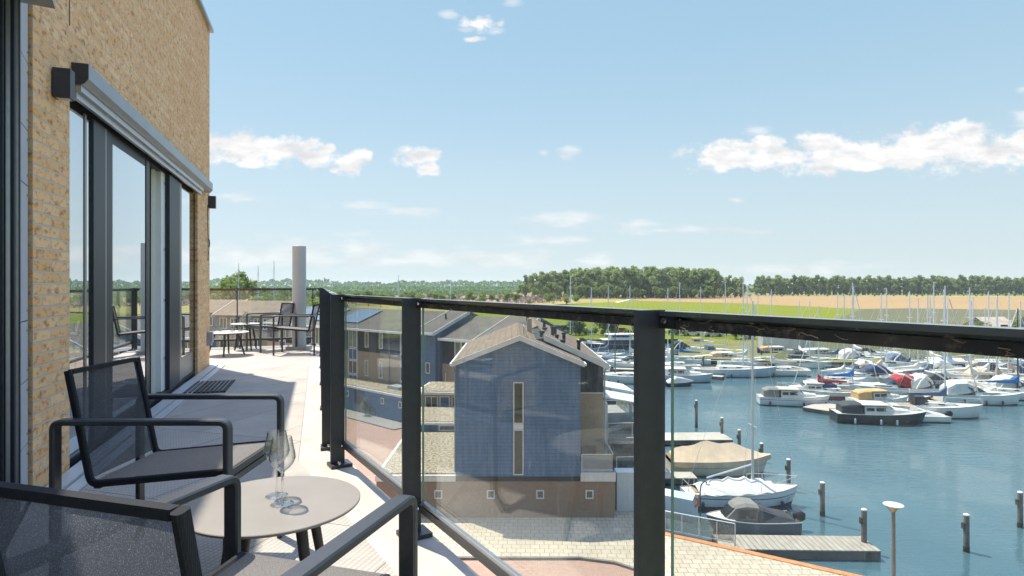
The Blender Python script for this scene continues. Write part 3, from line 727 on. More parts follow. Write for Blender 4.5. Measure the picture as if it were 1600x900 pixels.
MB().lathe([(0,0),(.06,0),(.062,.02),(.062,.13),(.04,.165),(.032,.18),(.04,.20),(.037,.20),(.028,.18),(.055,.13),(.055,.01),(0,.01)], (ft.x-.02, 10.2, .449), 24).build('vessel', CRY2, cf, smooth=True)
# ================================================================ GROUND, WATER, FIELDS
QA = W3(1040, 835); QB = W3(1330, 900); QD = (QB-QA).normalized()
shore = [QB+QD*60, QB, QA, QA-QD*1.2+Vector((0,.3,0)), Vector((7.3,33.5,GZ)), Vector((8.6,38,GZ)), Vector((9.7,46,GZ)), Vector((9.3,56,GZ)), Vector((8.6,64,GZ)),
         Vector((-2,80,GZ)), Vector((-30,100,GZ)), Vector((-90,125,GZ)), Vector((-120,150,GZ)), Vector((-60,158,GZ)), Vector((-10,140,GZ)), Vector((20,146,GZ)), Vector((50,141,GZ)), Vector((56,129,GZ)), Vector((72,119,GZ)), Vector((120,115,GZ)),
         Vector((260,111,GZ)), Vector((260,-8,GZ))]
import bmesh
def sheet_with_hole(name, outer, hole, z, mat):
    bm = bmesh.new(); es = []
    for lp in (outer, hole):
        vs = [bm.verts.new((p[0], p[1], z)) for p in lp]
        es += [bm.edges.new((vs[i], vs[(i+1)%len(vs)])) for i in range(len(vs))]
    bmesh.ops.triangle_fill(bm, use_beauty=True, edges=es)
    for f in bm.faces:
        if f.normal.z < 0: f.normal_flip()
    me = bpy.data.meshes.new(name); bm.to_mesh(me); bm.free(); me.materials.append(mat)
    o = bpy.data.objects.new(name, me); COL.objects.link(o); o['kind'] = 'structure'; return o
GRASS = m_ground('meadow', (.11,.135,.04), (.165,.16,.06), (.22,.19,.08), .012, .25)
BIG = 8000
sheet_with_hole('ground', [(-BIG,-BIG),(BIG,-BIG),(BIG,BIG),(-BIG,BIG)], [(p.x, p.y) for p in shore], GZ, GRASS)
def m_water():
    t = NT('harbour_water')
    v = t.vec('Object', (1,1,1), (0,0,.5)); n1 = t.noise(1.3, 4, .6, t.vec('Object', (.5,1.7,1), (0,0,.12))); n2 = t.noise(3.5, 3, .6, t.vec('Object', (.6,1.5,1), (0,0,-.3)))
    amt = t.ramp(t.noise(.045, 4, .6), [(.40,(.08,.08,.08)),(.62,(1,1,1))])
    # ring ripples spreading from one spot
    rp = t.vec('Object', (1,1,1), (0,0,0), (-W3(1455,760,WZ).x, -W3(1455,760,WZ).y-3.2, 0)); w = t.n('TexWave', wave_type='RINGS', rings_direction='SPHERICAL'); w.inputs['Scale'].default_value = .42; w.inputs['Distortion'].default_value = .6
    t.L.new(rp, w.inputs[0]); g = t.n('TexGradient', gradient_type='SPHERICAL'); t.L.new(t.vec('Object', (.085,.085,.085), (0,0,0), (-W3(1455,760,WZ).x*.085, (-W3(1455,760,WZ).y-3.2)*.085, 0)), g.inputs[0])
    h = t.math('ADD', t.math('MULTIPLY', t.math('ADD', n1, t.math('MULTIPLY', n2, .45)), amt), t.math('MULTIPLY', t.math('MULTIPLY', w.outputs[1], g.outputs[0]), 1.1))
    c = t.ramp(t.noise(.05, 4, .6), [(.35,(.050,.105,.128)),(.7,(.078,.142,.164))])
    b = t.bsdf(c, .03, 0, .75, t.bump(h, .9, .10)); b.inputs['IOR'].default_value = 1.75
    return t.done(b)
sh_ = MB().add([(p.x, p.y, WZ) for p in (Vector((-140,-30,0)), Vector((280,-30,0)), Vector((280,175,0)), Vector((-140,175,0)))], [(0,1,2,3)])
structure('water', sh_, m_water())
# quay wall
qw = MB(); n_ = len(shore)
for i in range(n_):
    a, b = shore[i], shore[(i+1) % n_]
    qw.add([(a.x,a.y,GZ-.002),(b.x,b.y,GZ-.002),(b.x,b.y,WZ-.6),(a.x,a.y,WZ-.6)], [(0,1,2,3)])
structure('quay_wall', qw, plain('quay_concrete', (.20,.18,.14), .9, 0, .3, .8))
# roads and pavings
EA = W3(537, 639); EB = W3(629, 662); ED = (EB-EA).normalized(); EN = Vector((-ED.y, ED.x, 0)); 
if EN.y > 0: EN = -EN                                            # toward the camera
ROADM = m_pavers('red_road_pavers', (.37,.235,.175), (.43,.285,.215), (.25,.16,.12), .21, .105, 0, .010, .35)
LIGHTM = m_pavers('pale_paving', (.43,.365,.27), (.49,.42,.315), (.21,.185,.15), .44, .44, .03, .018, .45)
GREYM = m_pavers('grey_footpath', (.27,.25,.215), (.30,.28,.24), (.16,.15,.13), .3, .3, math.atan2(ED.y, ED.x), .01, .3)
structure('road', flat_poly([(-60,5),(11,5),(11,26),(4,31),(-7,52),EB+ED*4-EN*2,EA-ED*14-EN*2,(-60,92)], GZ+.004), ROADM)
f0 = EA-ED*16; f1 = EB+ED*1.5
structure('footpath', MB().prism([(p.x,p.y) for p in (f0, f1, f1+EN*2.1, f0+EN*2.1)], GZ+.005, GZ+.10), GREYM)
kx = [W3(560,873), W3(700,873), W3(905,873), W3(960,880), W3(1000,893), W3(1080,925), W3(1200,985), W3(1400,1120)]
lp = [Vector((-7.7,27.75,GZ))]+kx[1:]+[QB+QD*9, QB, QA, QA-QD*1.2+Vector((0,.3,0)), Vector((7.3,33.5,GZ)), Vector((8.6,38,GZ)), Vector((9.7,46,GZ)), Vector((9.3,56,GZ)), Vector((-4,56,GZ)), Vector((-7.9,44,GZ)), Vector((-7.7,32,GZ))]
structure('pale_paving', MB().prism([(p.x,p.y) for p in lp], GZ+.006, GZ+.10), LIGHTM)
kb = MB(); kpts = [Vector((-7.7,27.75,GZ))]+kx[1:]
for a, b in zip(kpts[:-1], kpts[1:]): kb.bar(a+Vector((0,-.08,.055)), b+Vector((0,-.08,.055)), .15, .12)
structure('kerb', kb, plain('kerb_stone', (.16,.14,.12), .9, 0, .3, 2))
qk = MB()
for a, b in zip([QB+QD*40, QB, QA, QA-QD*1.2+Vector((0,.3,0))][:-1], [QB, QA, QA-QD*1.2+Vector((0,.3,0))]):
    qk.bar(a+Vector((-.1,-.17,.065)), b+Vector((-.1,-.17,.065)), .36, .14)
structure('quay_kerb', qk, plain('orange_brick_edge', (.50,.20,.075), .85, 0, .2, 3, .1))

# fields beyond the marina, each a sheet on the ground
def field_(name, pts, z, mat): structure(name, flat_poly([W3(x, y) for x, y in pts], GZ+z), mat)
field_('green_field', [(820,478),(1000,470.5),(1160,474.5),(1300,481),(1340,483),(1325,490),(1290,501),(1260,530),(560,530),(560,492),(700,486)], .02, m_ground('green_crop', (.125,.155,.008), (.15,.17,.01), (.19,.17,.02), .02, .1, (.11,.2,.35,(.09,.12,.008))))
field_('bean_field', [(1345,483.2),(1420,482),(1700,486),(1900,488),(1900,560),(1200,560),(1265,530),(1295,501),(1330,490)], .02, m_ground('grey_green_crop', (.090,.095,.048), (.11,.11,.06), (.13,.125,.075), .02, .2, (.12,.1,.3,(.08,.095,.045))))
field_('stubble_field', [(985,467),(1160,462.5),(1420,464),(1700,465.5),(2200,467),(2200,486),(1700,485.8),(1420,481.8),(1340,482.6),(1160,474.2),(1000,470)], .02, m_ground('cut_straw', (.27,.185,.085), (.245,.17,.075), (.29,.21,.10), .01, .08, (.03,.25,.25,(.28,.19,.11))))
field_('pale_field_edge', [(1180,460.5),(1700,463.0),(2200,464.5),(2200,466.8),(1700,465.3),(1420,463.6),(1160,462.2)], .03, m_ground('dry_grass', (.30,.24,.10), (.22,.20,.07), (.15,.16,.06), .01, .05))
field_('dry_field', [(800,470),(960,466),(985,470),(860,478),(700,486),(560,489),(560,478)], .02, m_ground('dry_meadow', (.29,.22,.07), (.22,.20,.06), (.16,.18,.05), .02, .06))
field_('track', [(960,472),(985,467.2),(988,467.2),(966,473)], .05, m_ground('sand', (.5,.42,.3), (.5,.42,.3), (.45,.38,.28)))
field_('far_meadow', [(1170,458.5),(2300,459),(2300,463.5),(1700,462.6),(1180,460.2)], .025, m_ground('far_green', (.10,.15,.04), (.14,.17,.05), (.22,.20,.08), .004, .03))
field_('heath', [(540,460.5),(870,461.5),(885,468),(800,471),(640,474),(540,474)], .03, m_ground('pink_heath', (.28,.19,.16), (.22,.18,.09), (.33,.22,.20), .02, .3))
field_('dyke_grass', [(850,524),(1060,524),(1060,560),(1100,560),(1240,566),(1420,566),(1800,575),(1800,520),(1300,514),(1000,506),(860,506)], .012, m_ground('dry_dyke_grass', (.20,.18,.06), (.13,.14,.045), (.28,.24,.10), .05, .5))
structure('dyke_road', flat_poly([W3(700,517), W3(1000,518), W3(1400,526), W3(1900,538), W3(1900,541), W3(1400,529), W3(1000,520.5), W3(700,519)], GZ+.03), plain('asphalt', (.12,.12,.12), .9, 0, .1, .3))

# ================================================================ HOUSES
def m_cladding(name, c, c2, streak=.5, bh=.19, vert=False, bw=2.6):
    t = NT(name); sp = t.n('SeparateXYZ'); t.L.new(t.tc.outputs['Object'], sp.inputs[0])
    xy = t.math('ADD', sp.outputs[0], sp.outputs[1]); cb = t.n('CombineXYZ')
    t.L.new(xy if not vert else sp.outputs[2], cb.inputs[0]); t.L.new(sp.outputs[2] if not vert else xy, cb.inputs[1])
    br = t.n('TexBrick'); br.offset = .5; t.L.new(cb.outputs[0], br.inputs['Vector']); br.inputs['Scale'].default_value = 1
    br.inputs['Brick Width'].default_value = bw; br.inputs['Row Height'].default_value = bh; br.inputs['Mortar Size'].default_value = .014
    t.put(br.inputs['Color1'], c); t.put(br.inputs['Color2'], tuple(x*.84 for x in c)); t.put(br.inputs['Mortar'], tuple(x*.4 for x in c))
    st = t.ramp(t.noise(5, 5, .7, t.vec('Object', (1,1,.10))), [(.45,(0,0,0)),(.78,(1,1,1))])
    st2 = t.ramp(t.noise(.5, 4, .6), [(.4,(0,0,0)),(.7,(1,1,1))])
    col = t.mix(t.math('MULTIPLY', st, streak), br.outputs[0], c2); col = t.mix(t.math('MULTIPLY', st2, .3), col, tuple(x*.75 for x in c))
    return t.done(t.bsdf(col, .75, 0, .3, t.bump(t.math('SUBTRACT', 1.0, br.outputs[1]), .35, .01)))
BLUE = m_cladding('blue_shingle_cladding', (.095,.165,.265), (.24,.29,.35), .60)
DARKC = m_cladding('charcoal_cladding', (.030,.034,.040), (.14,.14,.13), .55, .22, True)
BROWN = m_brick('brown_brick', (.27,.18,.115), (.31,.21,.14), (.16,.10,.065), (.20,.16,.125), dark=.5)
TAN = m_brick('tan_brick', (.34,.26,.175), (.40,.31,.21), (.24,.17,.11), (.30,.25,.19), dark=.4)
def m_roof(name, c, c2, rot=0):
    t = NT(name); v = t.vec('Object', (1,1,1), (0,0,0)); br = t.n('TexBrick'); br.offset = .5
    sp = t.n('SeparateXYZ'); t.L.new(v, sp.inputs[0]); cb = t.n('CombineXYZ')
    t.L.new(sp.outputs[0 if rot == 0 else 1], cb.inputs[0]); t.L.new(sp.outputs[2], cb.inputs[1]); t.L.new(cb.outputs[0], br.inputs['Vector'])
    br.inputs['Scale'].default_value = 1; br.inputs['Brick Width'].default_value = .33; br.inputs['Row Height'].default_value = .14; br.inputs['Mortar Size'].default_value = .012
    t.put(br.inputs['Color1'], c); t.put(br.inputs['Color2'], tuple(x*.86 for x in c)); t.put(br.inputs['Mortar'], tuple(x*.6 for x in c))
    col = t.mix(t.math('MULTIPLY', t.ramp(t.noise(.9, 5, .65), [(.4,(0,0,0)),(.75,(1,1,1))]), .5), br.outputs[0], c2)
    return t.done(t.bsdf(col, .9, 0, .15, t.bump(t.math('SUBTRACT', 1.0, br.outputs[1]), .4, .01)))
ROOFB = m_roof('brown_roof_tile', (.205,.155,.115), (.29,.225,.165), 1)
ROOFG = m_roof('grey_roof_tile', (.130,.118,.105), (.19,.17,.14), 0)
def m_gravel():
    t = NT('roof_gravel'); c = t.ramp(t.noise(6, 6, .8), [(.40,(.10,.085,.06)),(.5,(.30,.25,.175)),(.60,(.52,.45,.33))])
    c = t.mix(t.math('MULTIPLY', t.ramp(t.noise(.6, 4, .6), [(.45,(0,0,0)),(.7,(1,1,1))]), .35), c, (.20,.17,.10)); return t.done(t.bsdf(c, .95, 0, .1, t.bump(t.noise(9, 4, .7), .6, .03)))
GRAVEL = m_gravel()
WINC = plain('curtained_glazing', (.16,.19,.15), .08, 0, .5, .9, spec=.7)
WFR = plain('white_window_frame', (.60,.59,.55), .55, 0, .06, 3)
BPAN = plain('blue_infill_panel', (.030,.085,.185), .45, 0, .1, 2)

class House:
    """local frame: x along the front, y into the depth, z up from the ground"""
    def __init__(s, name, label, cat, loc, rz, group=None):
        s.t = thing(name, label, cat, loc, rz, group); s.o = Vector(loc); s.u = Vector((math.cos(rz), math.sin(rz), 0)); s.w = Vector((-math.sin(rz), math.cos(rz), 0))
    def P(s, x, y, z): return s.o+s.u*x+s.w*y+Vector((0,0,z))
    def block(s, name, x0, x1, y0, y1, z0, z1, mat, parent=None):
        m = MB(); s.bx(m, x0, x1, y0, y1, z0, z1); return m.build(name, mat, parent or s.t)
    def bx(s, m, x0, x1, y0, y1, z0, z1):
        vs = [s.P(x, y, z) for z in (z0, z1) for x, y in ((x0,y0),(x1,y0),(x1,y1),(x0,y1))]
        m.add(vs, [(0,3,2,1),(4,5,6,7),(0,1,5,4),(1,2,6,5),(2,3,7,6),(3,0,4,7)])
    def extr(s, name, poly, y0, y1, mat, parent=None):
        """polygon in x-z pulled along y"""
        m = MB().prism([(a, b) for a, b in poly], y0, y1, 0, lambda a, b, c: s.P(a, c, b)); return m.build(name, mat, parent or s.t)
    def extx(s, name, poly, x0, x1, mat, parent=None):
        """polygon in y-z pulled along x"""
        m = MB().prism([(a, b) for a, b in poly], x0, x1, 0, lambda a, b, c: s.P(c, a, b)); return m.build(name, mat, parent or s.t)
    def win(s, x0, x1, z0, z1, y=0.0, bars=(), glass=DARKWIN, face='y', fw=.07, frm=None, d=.05):
        """window in a wall facing -y at y (or, face='x+', facing +x at x=y; 'x-')"""
        q = (lambda a, n, z: s.P(a, y-n, z)) if face == 'y' else ((lambda a, n, z: s.P(y+n, a, z)) if face == 'x+' else (lambda a, n, z: s.P(y-n, a, z)))
        def bb(m, a0, a1, n0, n1, c0, c1):
            vs = [q(a, n, z) for z in (c0, c1) for a, n in ((a0,n1),(a1,n1),(a1,n0),(a0,n0))]
            m.add(vs, [(0,3,2,1),(4,5,6,7),(0,1,5,4),(1,2,6,5),(2,3,7,6),(3,0,4,7)])
        m = MB(); bb(m, x0, x0+fw, .0, d, z0, z1); bb(m, x1-fw, x1, .0, d, z0, z1); bb(m, x0+fw, x1-fw, .0, d, z0, z0+fw); bb(m, x0+fw, x1-fw, .0, d, z1-fw, z1)
        for b in bars:
            if b[0] == 'v': bb(m, b[1]-fw*.45, b[1]+fw*.45, 0, d*.9, z0+fw, z1-fw)
            else: bb(m, x0+fw, x1-fw, 0, d*.86, b[1]-fw*.45, b[1]+fw*.45)
        f = m.build('window', frm or WFR, s.t)
        m = MB(); bb(m, x0+fw, x1-fw, .002, d*.35, z0+fw, z1-fw); m.build('pane', glass, f)
    def panel(s, name, x0, x1, z0, z1, mat, y=0.0, d=.03):
        return s.block(name, x0, x1, y-d, y-.002, z0, z1, mat)
H0 = GZ+.10
# ---- D: the blue gable house in the middle, on a brown brick ground floor
dz = 32.4
D = House('gable_house', 'blue shingled gable house on a brown brick base with tall slit windows', 'house', (0, dz, H0), 0)
def px2x(px, d=dz): return (px-800)/F*d
def py2z(py, d=dz): return EYE-(py-HY)/F*d-H0
xL, xR = px2x(712), px2x(907); xW, xE = px2x(588), px2x(960)
zB = py2z(743); zEv = py2z(569); zRi = py2z(530)
xm = px2x(812)
DEP = 11.5
D.block('ground_floor', xW, xE, 0, 9.2, -.1, zB-.30, BROWN)
D.block('fascia', xW-.06, xL-.002, -.08, 9.26, zB-.298, zB+.02, TRIM)
D.block('fascia', xR+.002, xE+.06, -.08, 3.2, zB-.298, zB+.16, TRIM)
D.block('flashing', xL, xR, -.03, .02, zB-.298, zB-.05, BLACK)
D.block('flat_roof', xW+.15, xL-.02, .12, 9.2, zB+.022, zB+.10, GRAVEL)
D.extr('gable_wall', [(xL, zB-.05), (xR, zB-.05), (xR, zEv), (xm, zRi), (xL, zEv)], 0, DEP, BLUE)
ov = .16
def slopez(x): return zRi+(zEv-zRi)*abs(x-xm)/(xm-xL if x < xm else xR-xm)
th = .16
D.extr('roof', [(xL-ov, slopez(xL-ov)+.03), (xm, zRi+.03), (xR+ov, slopez(xR+ov)+.03), (xR+ov, slopez(xR+ov)+.03+th), (xm, zRi+.03+th), (xL-ov, slopez(xL-ov)+.03+th)], -.10, DEP+.1, ROOFB)
D.extr('verge_board', [(xL-ov-.04, slopez(xL-ov-.04)-.06), (xm, zRi-.06), (xm, zRi+.05+th), (xL-ov-.04, slopez(xL-ov-.04)+.05+th)], -.19, -.105, TRIM)
D.extr('verge_board', [(xm+.002, zRi-.06), (xR+ov+.04, slopez(xR+ov+.04)-.06), (xR+ov+.04, slopez(xR+ov+.04)+.05+th), (xm+.002, zRi+.05+th)], -.19, -.105, TRIM)
D.block('gutter', xL-ov-.16, xL-ov-.02, -.10, DEP+.1, slopez(xL-ov)-.02, slopez(xL-ov)+.10, WHITE)
m = MB(); m.tube([D.P(xL-ov-.09, .3, slopez(xL-ov)), D.P(xL-.06, .3, slopez(xL-ov)-.35), D.P(xL-.06, .3, zB+.1)], .045, 8); m.build('downpipe', plain('grey_downpipe', (.30,.31,.31), .5), D.t)
D.block('gutter', xR+ov+.02, xR+ov+.16, -.10, .9, slopez(xR+ov)-.02, slopez(xR+ov)+.10, WHITE)
w0, w1 = px2x(802), px2x(818)
GRW = plain('green_reflecting_glazing', (.035,.05,.025), .05, 0, .7, .8, spec=.8)
D.win(w0, w1, py2z(662), py2z(597), 0, glass=GRW, fw=.055); D.win(w0, w1, py2z(742), py2z(671), 0, glass=GRW, fw=.055)
D.panel('infill', w0, w1, py2z(670.5), py2z(662.5), WFR)
for px in (685, 767, 844, 921):
    x = px2x(px); D.win(x-.21, x+.21, py2z(779), py2z(765.5), 0, fw=.06)
# balcony on the right with railing
bz = zB+.16
rail = MB()
def bal(x0, y0, x1, y1):
    for z in (bz+.95, bz+.12): rail.bar(D.P(x0,y0,z), D.P(x1,y1,z), .045, .045)
    n = max(2, int(math.hypot(x1-x0, y1-y0)/.9)+1)
    for i in range(n):
        k = i/(n-1); rail.bar(D.P(x0+(x1-x0)*k, y0+(y1-y0)*k, bz), D.P(x0+(x1-x0)*k, y0+(y1-y0)*k, bz+.95), .045, .045, up=(0,1,0))
bal(xR+.08, .06, xE-.05, .06); bal(xE-.05, .06, xE-.05, 3.1)
br_ = rail.build('balcony_railing', plain('galvanised_rail', (.50,.52,.53), .4, .4, .06, 6), D.t)
mg = MB(); mg.bar(D.P(xR+.1, .06, bz+.53), D.P(xE-.07, .06, bz+.53), .01, .74); mg.build('mesh_panel', plain('perforated_sheet', (.22,.24,.25), .5, .3, .1, 20), br_)
mg = MB(); mg.bar(D.P(xE-.05, .1, bz+.53), D.P(xE-.05, 3.05, bz+.53), .01, .74); mg.build('mesh_panel', m_glass('frosted_side_panel', (.55,.6,.6), .8, .12), br_)
acx = xR+.75; D.block('heat_pump', acx-.45, acx+.35, 2.0, 2.35, bz+.02, bz+.85, plain('dark_unit', (.05,.06,.06), .5))
D.block('garden_table', xR+.3, xR+1.3, .9, 1.6, bz+.42, bz+.50, BLACK)
# roof fittings
m = MB(); m.lathe([(.0,0),(.10,0),(.10,.42),(.14,.43),(.14,.52),(0,.54)], D.P(xm+1.1, 5.2, slopez(xm+1.1)+.1), 10); vents = []
def vent(x, y, r=.10, h=.5, zz=None, hs=D):
    c = hs.P(x, y, (slopez(x) if zz is None else zz)+.08)
    MB().lathe([(.0,0),(r,0),(r,h),(r*1.45,h+.02),(r*1.45,h+.12),(0,h+.14)], c, 10).build('roof_vent', BLACK, hs.t)
for x, y, r, h in ((xm+1.35,3.3,.13,.55),(xm+1.75,7.8,.12,.6),(xm+2.35,5.0,.10,.6),(xm+2.55,3.0,.11,.55)): vent(x, y, r, h)
# small wall box of pale metal at ridge
D.block('chimney', xm+.55, xm+.85, 6.2, 6.6, zRi-.2, zRi+.75, plain('tan_metal', (.36,.28,.20), .6))
m = MB()
for i in range(4): m.bar(D.P(xm+.25+.0*i, .6+i*.7, zRi+.15), D.P(xm+.25, .6+i*.7, zRi+.62), .03, .03, up=(0,1,0))
m.bar(D.P(xm+.25,.6,zRi+.62), D.P(xm+.25,2.7,zRi+.62), .03, .03); m.build('roof_rail', plain('galv_rail_roof', (.4,.4,.38), .5, .3), D.t)

# ---- E: set back twin gable, right and behind
de = 34.6
E = House('gable_house', 'set back gable house with charcoal boards, black vents on its brown roof', 'house', (0, de, H0), 0)
ex1 = px2x(943, de); ex0 = px2x(840, de)-1.2; emx = ex1-3.4
eze = py2z(571, de); ezr = eze+1.55; esp = py2z(614, de); slE = (ezr-eze)/(ex1-emx)
E.extr('upper_wall', [(ex0, esp+.03), (ex1, esp+.03), (ex1, eze), (emx, ezr), (ex0, ezr-.2)], 0, 17, DARKC)
E.block('lower_wall', ex0, ex1-.015, .02, 17, -.1, esp-.03, TAN)
E.block('band', ex0, ex1+.01, -.02, .1, esp-.03, esp+.03, WFR)
eov = .25
E.extr('roof', [(emx, ezr+.03), (ex1+eov, eze-slE*eov+.03), (ex1+eov, eze-slE*eov+.19), (emx, ezr+.19)], -.15, 17.2, ROOFB)
E.extr('roof', [(emx-.002, ezr+.03), (emx-.002, ezr+.19), (emx-3.4, eze+.19), (emx-3.4, eze+.03)], 8, 17.2, ROOFB)
E.extr('verge_board', [(emx, ezr-.10), (ex1+eov+.04, eze-slE*eov-.12), (ex1+eov+.04, eze-slE*eov+.22), (emx, ezr+.22)], -.24, -.155, TRIM)
E.block('gutter', ex1+eov+.01, ex1+eov+.15, -.15, 17.2, eze-slE*eov-.02, eze-slE*eov+.11, WHITE)
m = MB(); m.tube([E.P(ex1+.2, .1, eze-.1), E.P(ex1+.08, .1, eze-.35), E.P(ex1+.06, .1, 2.4)], .05, 8); m.build('downpipe', plain('zinc_pipe', (.34,.35,.36), .4, .4), E.t)
for x, y in ((emx+.75, 3.8),(emx+1.1,6.3),(emx+1.35, 2.4),(emx+2.1,1.0),(emx+.45,8.0)):
    vent(x, y, .10, .55, ezr-slE*(x-emx), E)
# ---- veranda and quay terraces right of the house
V = House('veranda', 'white framed lean-to verandas with glass screens on the waterside, right of the blue gable house', 'veranda', (6.3, 40.0, H0), R(4))
VW = plain('white_aluminium', (.62,.62,.60), .45, 0, .06, 3)
for k, (y0, h) in enumerate(((1.2, 4.7),(5.2, 4.9))):
    for x in (.1, 2.9): V.block('column', x, x+.12, y0, y0+.12, 0, h-.35*(x > 1)*1.0, VW)
    V.extr('veranda_roof', [(-.1, h+.05), (3.2, h-.55), (3.2, h-.45), (-.1, h+.17)], y0-.2, y0+3.4, VW)
    for x in (.1, 1.5, 2.9): V.block('rafter', x, x+.08, y0-.25, y0-.21, h-.6, h-.45, VW)
V.block('rear_wall', -.3, 0, .0, 11, 0, 4.6, OFFW)
V.block('platform', 0, 3.3, 0, 11, 2.1, 2.3, plain('grey_deck', (.26,.26,.25), .8, 0, .2, 2))
FRG = m_glass('veranda_screen', (.62,.72,.74), 1.2, .10)
for (a, b, c, d, z0, z1) in ((.0,-.05,3.25,-.05,2.32,3.3),(3.25,-.05,3.25,10.9,2.32,3.3),(.0,-2.4,3.0,-2.4,.0,1.75),(3.0,-2.4,3.3,-.1,.0,1.75)):
    m = MB(); m.bar(V.P(a,b,(z0+z1)/2), V.P(c,d,(z0+z1)/2), .012, z1-z0-.1); g = m.build('glass_screen', FRG, V.t)
    m = MB(); n = max(2, int(math.hypot(c-a, d-b)/1.3)+1)
    for i in range(n):
        k = i/(n-1); m.bar(V.P(a+(c-a)*k, b+(d-b)*k, z0-.02), V.P(a+(c-a)*k, b+(d-b)*k, z1), .05, .05, up=(0,1,0))
    m.bar(V.P(a,b,z1), V.P(c,d,z1), .06, .05); m.build('screen_frame', VW, g)
V.block('lower_screen', .2, 3.1, -.02, .03, .0, 1.9, plain('dark_lattice', (.05,.055,.06), .6, 0, .5, 5))
V.block('garden_sofa', .5, 2.2, 1.0, 1.7, 2.32, 2.95, plain('grey_cushion', (.10,.11,.12), .9))
shd = House('storage_box', 'pair of white storage cabinets against the quay terrace beside the brown brick ground floor', 'cabinet', (5.75, 33.3, H0), 0)
shd.block('cabinet_body', 0, .95, 0, .7, 0, 2.1, plain('pale_blue_white', (.50,.56,.58), .4)); shd.block('cabinet_body', 1.05, 1.75, .1, .8, 0, 2.1, plain('pale_blue_white_two', (.52,.58,.60), .4))
shd.block('cabinet_lid', -.03, .98, -.03, .73, 2.102, 2.15, WHITE); shd.block('cabinet_lid', 1.02, 1.78, .07, .83, 2.102, 2.15, WHITE)

# ---- annexes between D and the terraced row: stepped gravel roofs with blue walls
G = House('flat_roof_annex', 'low blue walled annex with a gravel flat roof, left of the blue gable house', 'annex', (px2x(630, 42), 41.8, H0), 0)
g_w = px2x(716, 42)-px2x(630, 42)
zg = py2z(661, 41.8)
G.block('wall', 0, g_w+3, 0, 5.2, -.1, zg-.12, BLUE); G.block('fascia', -.08, g_w+3, -.1, 5.28, zg-.118, zg+.02, TRIM); G.block('flat_roof', .12, g_w+3, .1, 5.2, zg+.022, zg+.08, GRAVEL)
G.win(px2x(686,42)-px2x(630,42), g_w-.05, zB+.12, zg-.12, 0, fw=.08, bars=())
G2 = House('flat_roof_annex', 'further tan annex with patio doors under a thin flat roof behind the gravel roofs', 'annex', (px2x(655, 48), 47.6, H0), R(-6))
z2 = py2z(611, 48)
G2.block('wall', 0, 5.5, 0, 4.5, -.1, z2-.15, TAN); G2.block('fascia', -.25, 5.7, -.3, 4.6, z2-.148, z2+.05, TRIM); G2.block('flat_roof', -.05, 5.5, -.1, 4.5, z2+.052, z2+.10, GRAVEL)
G2.win(.55, 1.55, 1.0, z2-.3, 0, bars=(('v', 1.05),)); G2.win(1.7, 2.5, 1.0, z2-.3, 0, glass=BPAN); G2.win(2.65, 3.6, 1.0, z2-.3, 0, bars=(('v', 3.1),))

# ---- A: long terraced row seen obliquely
PL = D3(538, 512, 66); PR = D3(629, 520, 60); dA = (PR-PL); dA.z = 0; dA.normalize(); rzA = math.atan2(dA.y, dA.x)
A = House('terraced_house', 'long tan brick terraced row with solar panels on its grey roof', 'house', (PL.x, PL.y, H0), rzA)
zeA = EYE-(512-HY)/F*66-H0; hR = 1.75
XA0, XA1 = -16, 12.6
A.block('brick_wall', XA0, XA1, 0, 9.5, -.1, zeA-2.35, TAN)
A.extx('upper_wall', [(0.02, zeA-2.348), (9.48, zeA-2.348), (9.48, zeA), (4.75, zeA+hR-.1), (0.02, zeA)], XA0, XA1, DARKC)
A.extx('roof', [(-.35, zeA-.13), (4.75, zeA+hR), (4.75, zeA+hR+.16), (-.35, zeA+.03)], XA0-.1, XA1+.05, ROOFG)
A.extx('roof', [(9.85, zeA-.13), (9.85, zeA+.03), (4.752, zeA+hR+.16), (4.752, zeA+hR)], XA0-.1, XA1+.05, ROOFG)
A.block('gutter', XA0-.1, XA1+.1, -.55, -.36, zeA-.18, zeA+.03, WHITE)
def bay(x, w=1.5):
    z1 = zeA-.12
    for a, b, nm, g in ((z1-1.95, z1, 'w', WINC), (z1-3.25, z1-2.0, 'p', BPAN), (z1-4.75, z1-3.3, 'w', DARKWIN), (z1-6.2, z1-4.8, 'p', BPAN)):
        A.win(x, x+w, a, b, 0, bars=(('v', x+w/2),), glass=g, fw=.09)
for x in (-13.2, -6.2, .8, 9.2): bay(x)
for x in (-11.0, -9.0, -3.8, -2.0, 3.6, 5.9):
    A.win(x, x+.62, zeA-1.9, zeA-.2, 0, fw=.1, glass=WINC); A.win(x, x+.58, zeA-4.9, zeA-3.2, 0, fw=.1, glass=WINC)
for x in (-7.4, -.4, 7.6):
    m = MB(); m.tube([A.P(x, -.08, zeA-.1), A.P(x, -.08, .2)], .05, 6); m.build('downpipe', plain('downpipe_grey', (.2,.2,.19), .5), A.t)
SOL = plain('solar_glass', (.16,.22,.30), .12, .2, .15, 3, spec=.9)
def solar(x0, x1, f0, f1):
    k = (hR+.13)/5.1
    poly = [(-.35+f0*5.1, zeA+.03+f0*5.1*k+.09), (-.35+f1*5.1, zeA+.03+f1*5.1*k+.09), (-.35+f1*5.1, zeA+.03+f1*5.1*k+.14), (-.35+f0*5.1, zeA+.03+f0*5.1*k+.14)]
    A.extx('solar_panel', poly, x0, x1, SOL)
solar(-2.6, 1.4, .22, .88); solar(-8.0, -4.4, .22, .88); solar(-13, -9.6, .3, .88)
X_ = House('low_extension', 'low blue extension with a gravel roof and two small windows along the grey footpath', 'annex', (EA.x, EA.y, H0), math.atan2(ED.y, ED.x))
xlen = (EB-EA).length
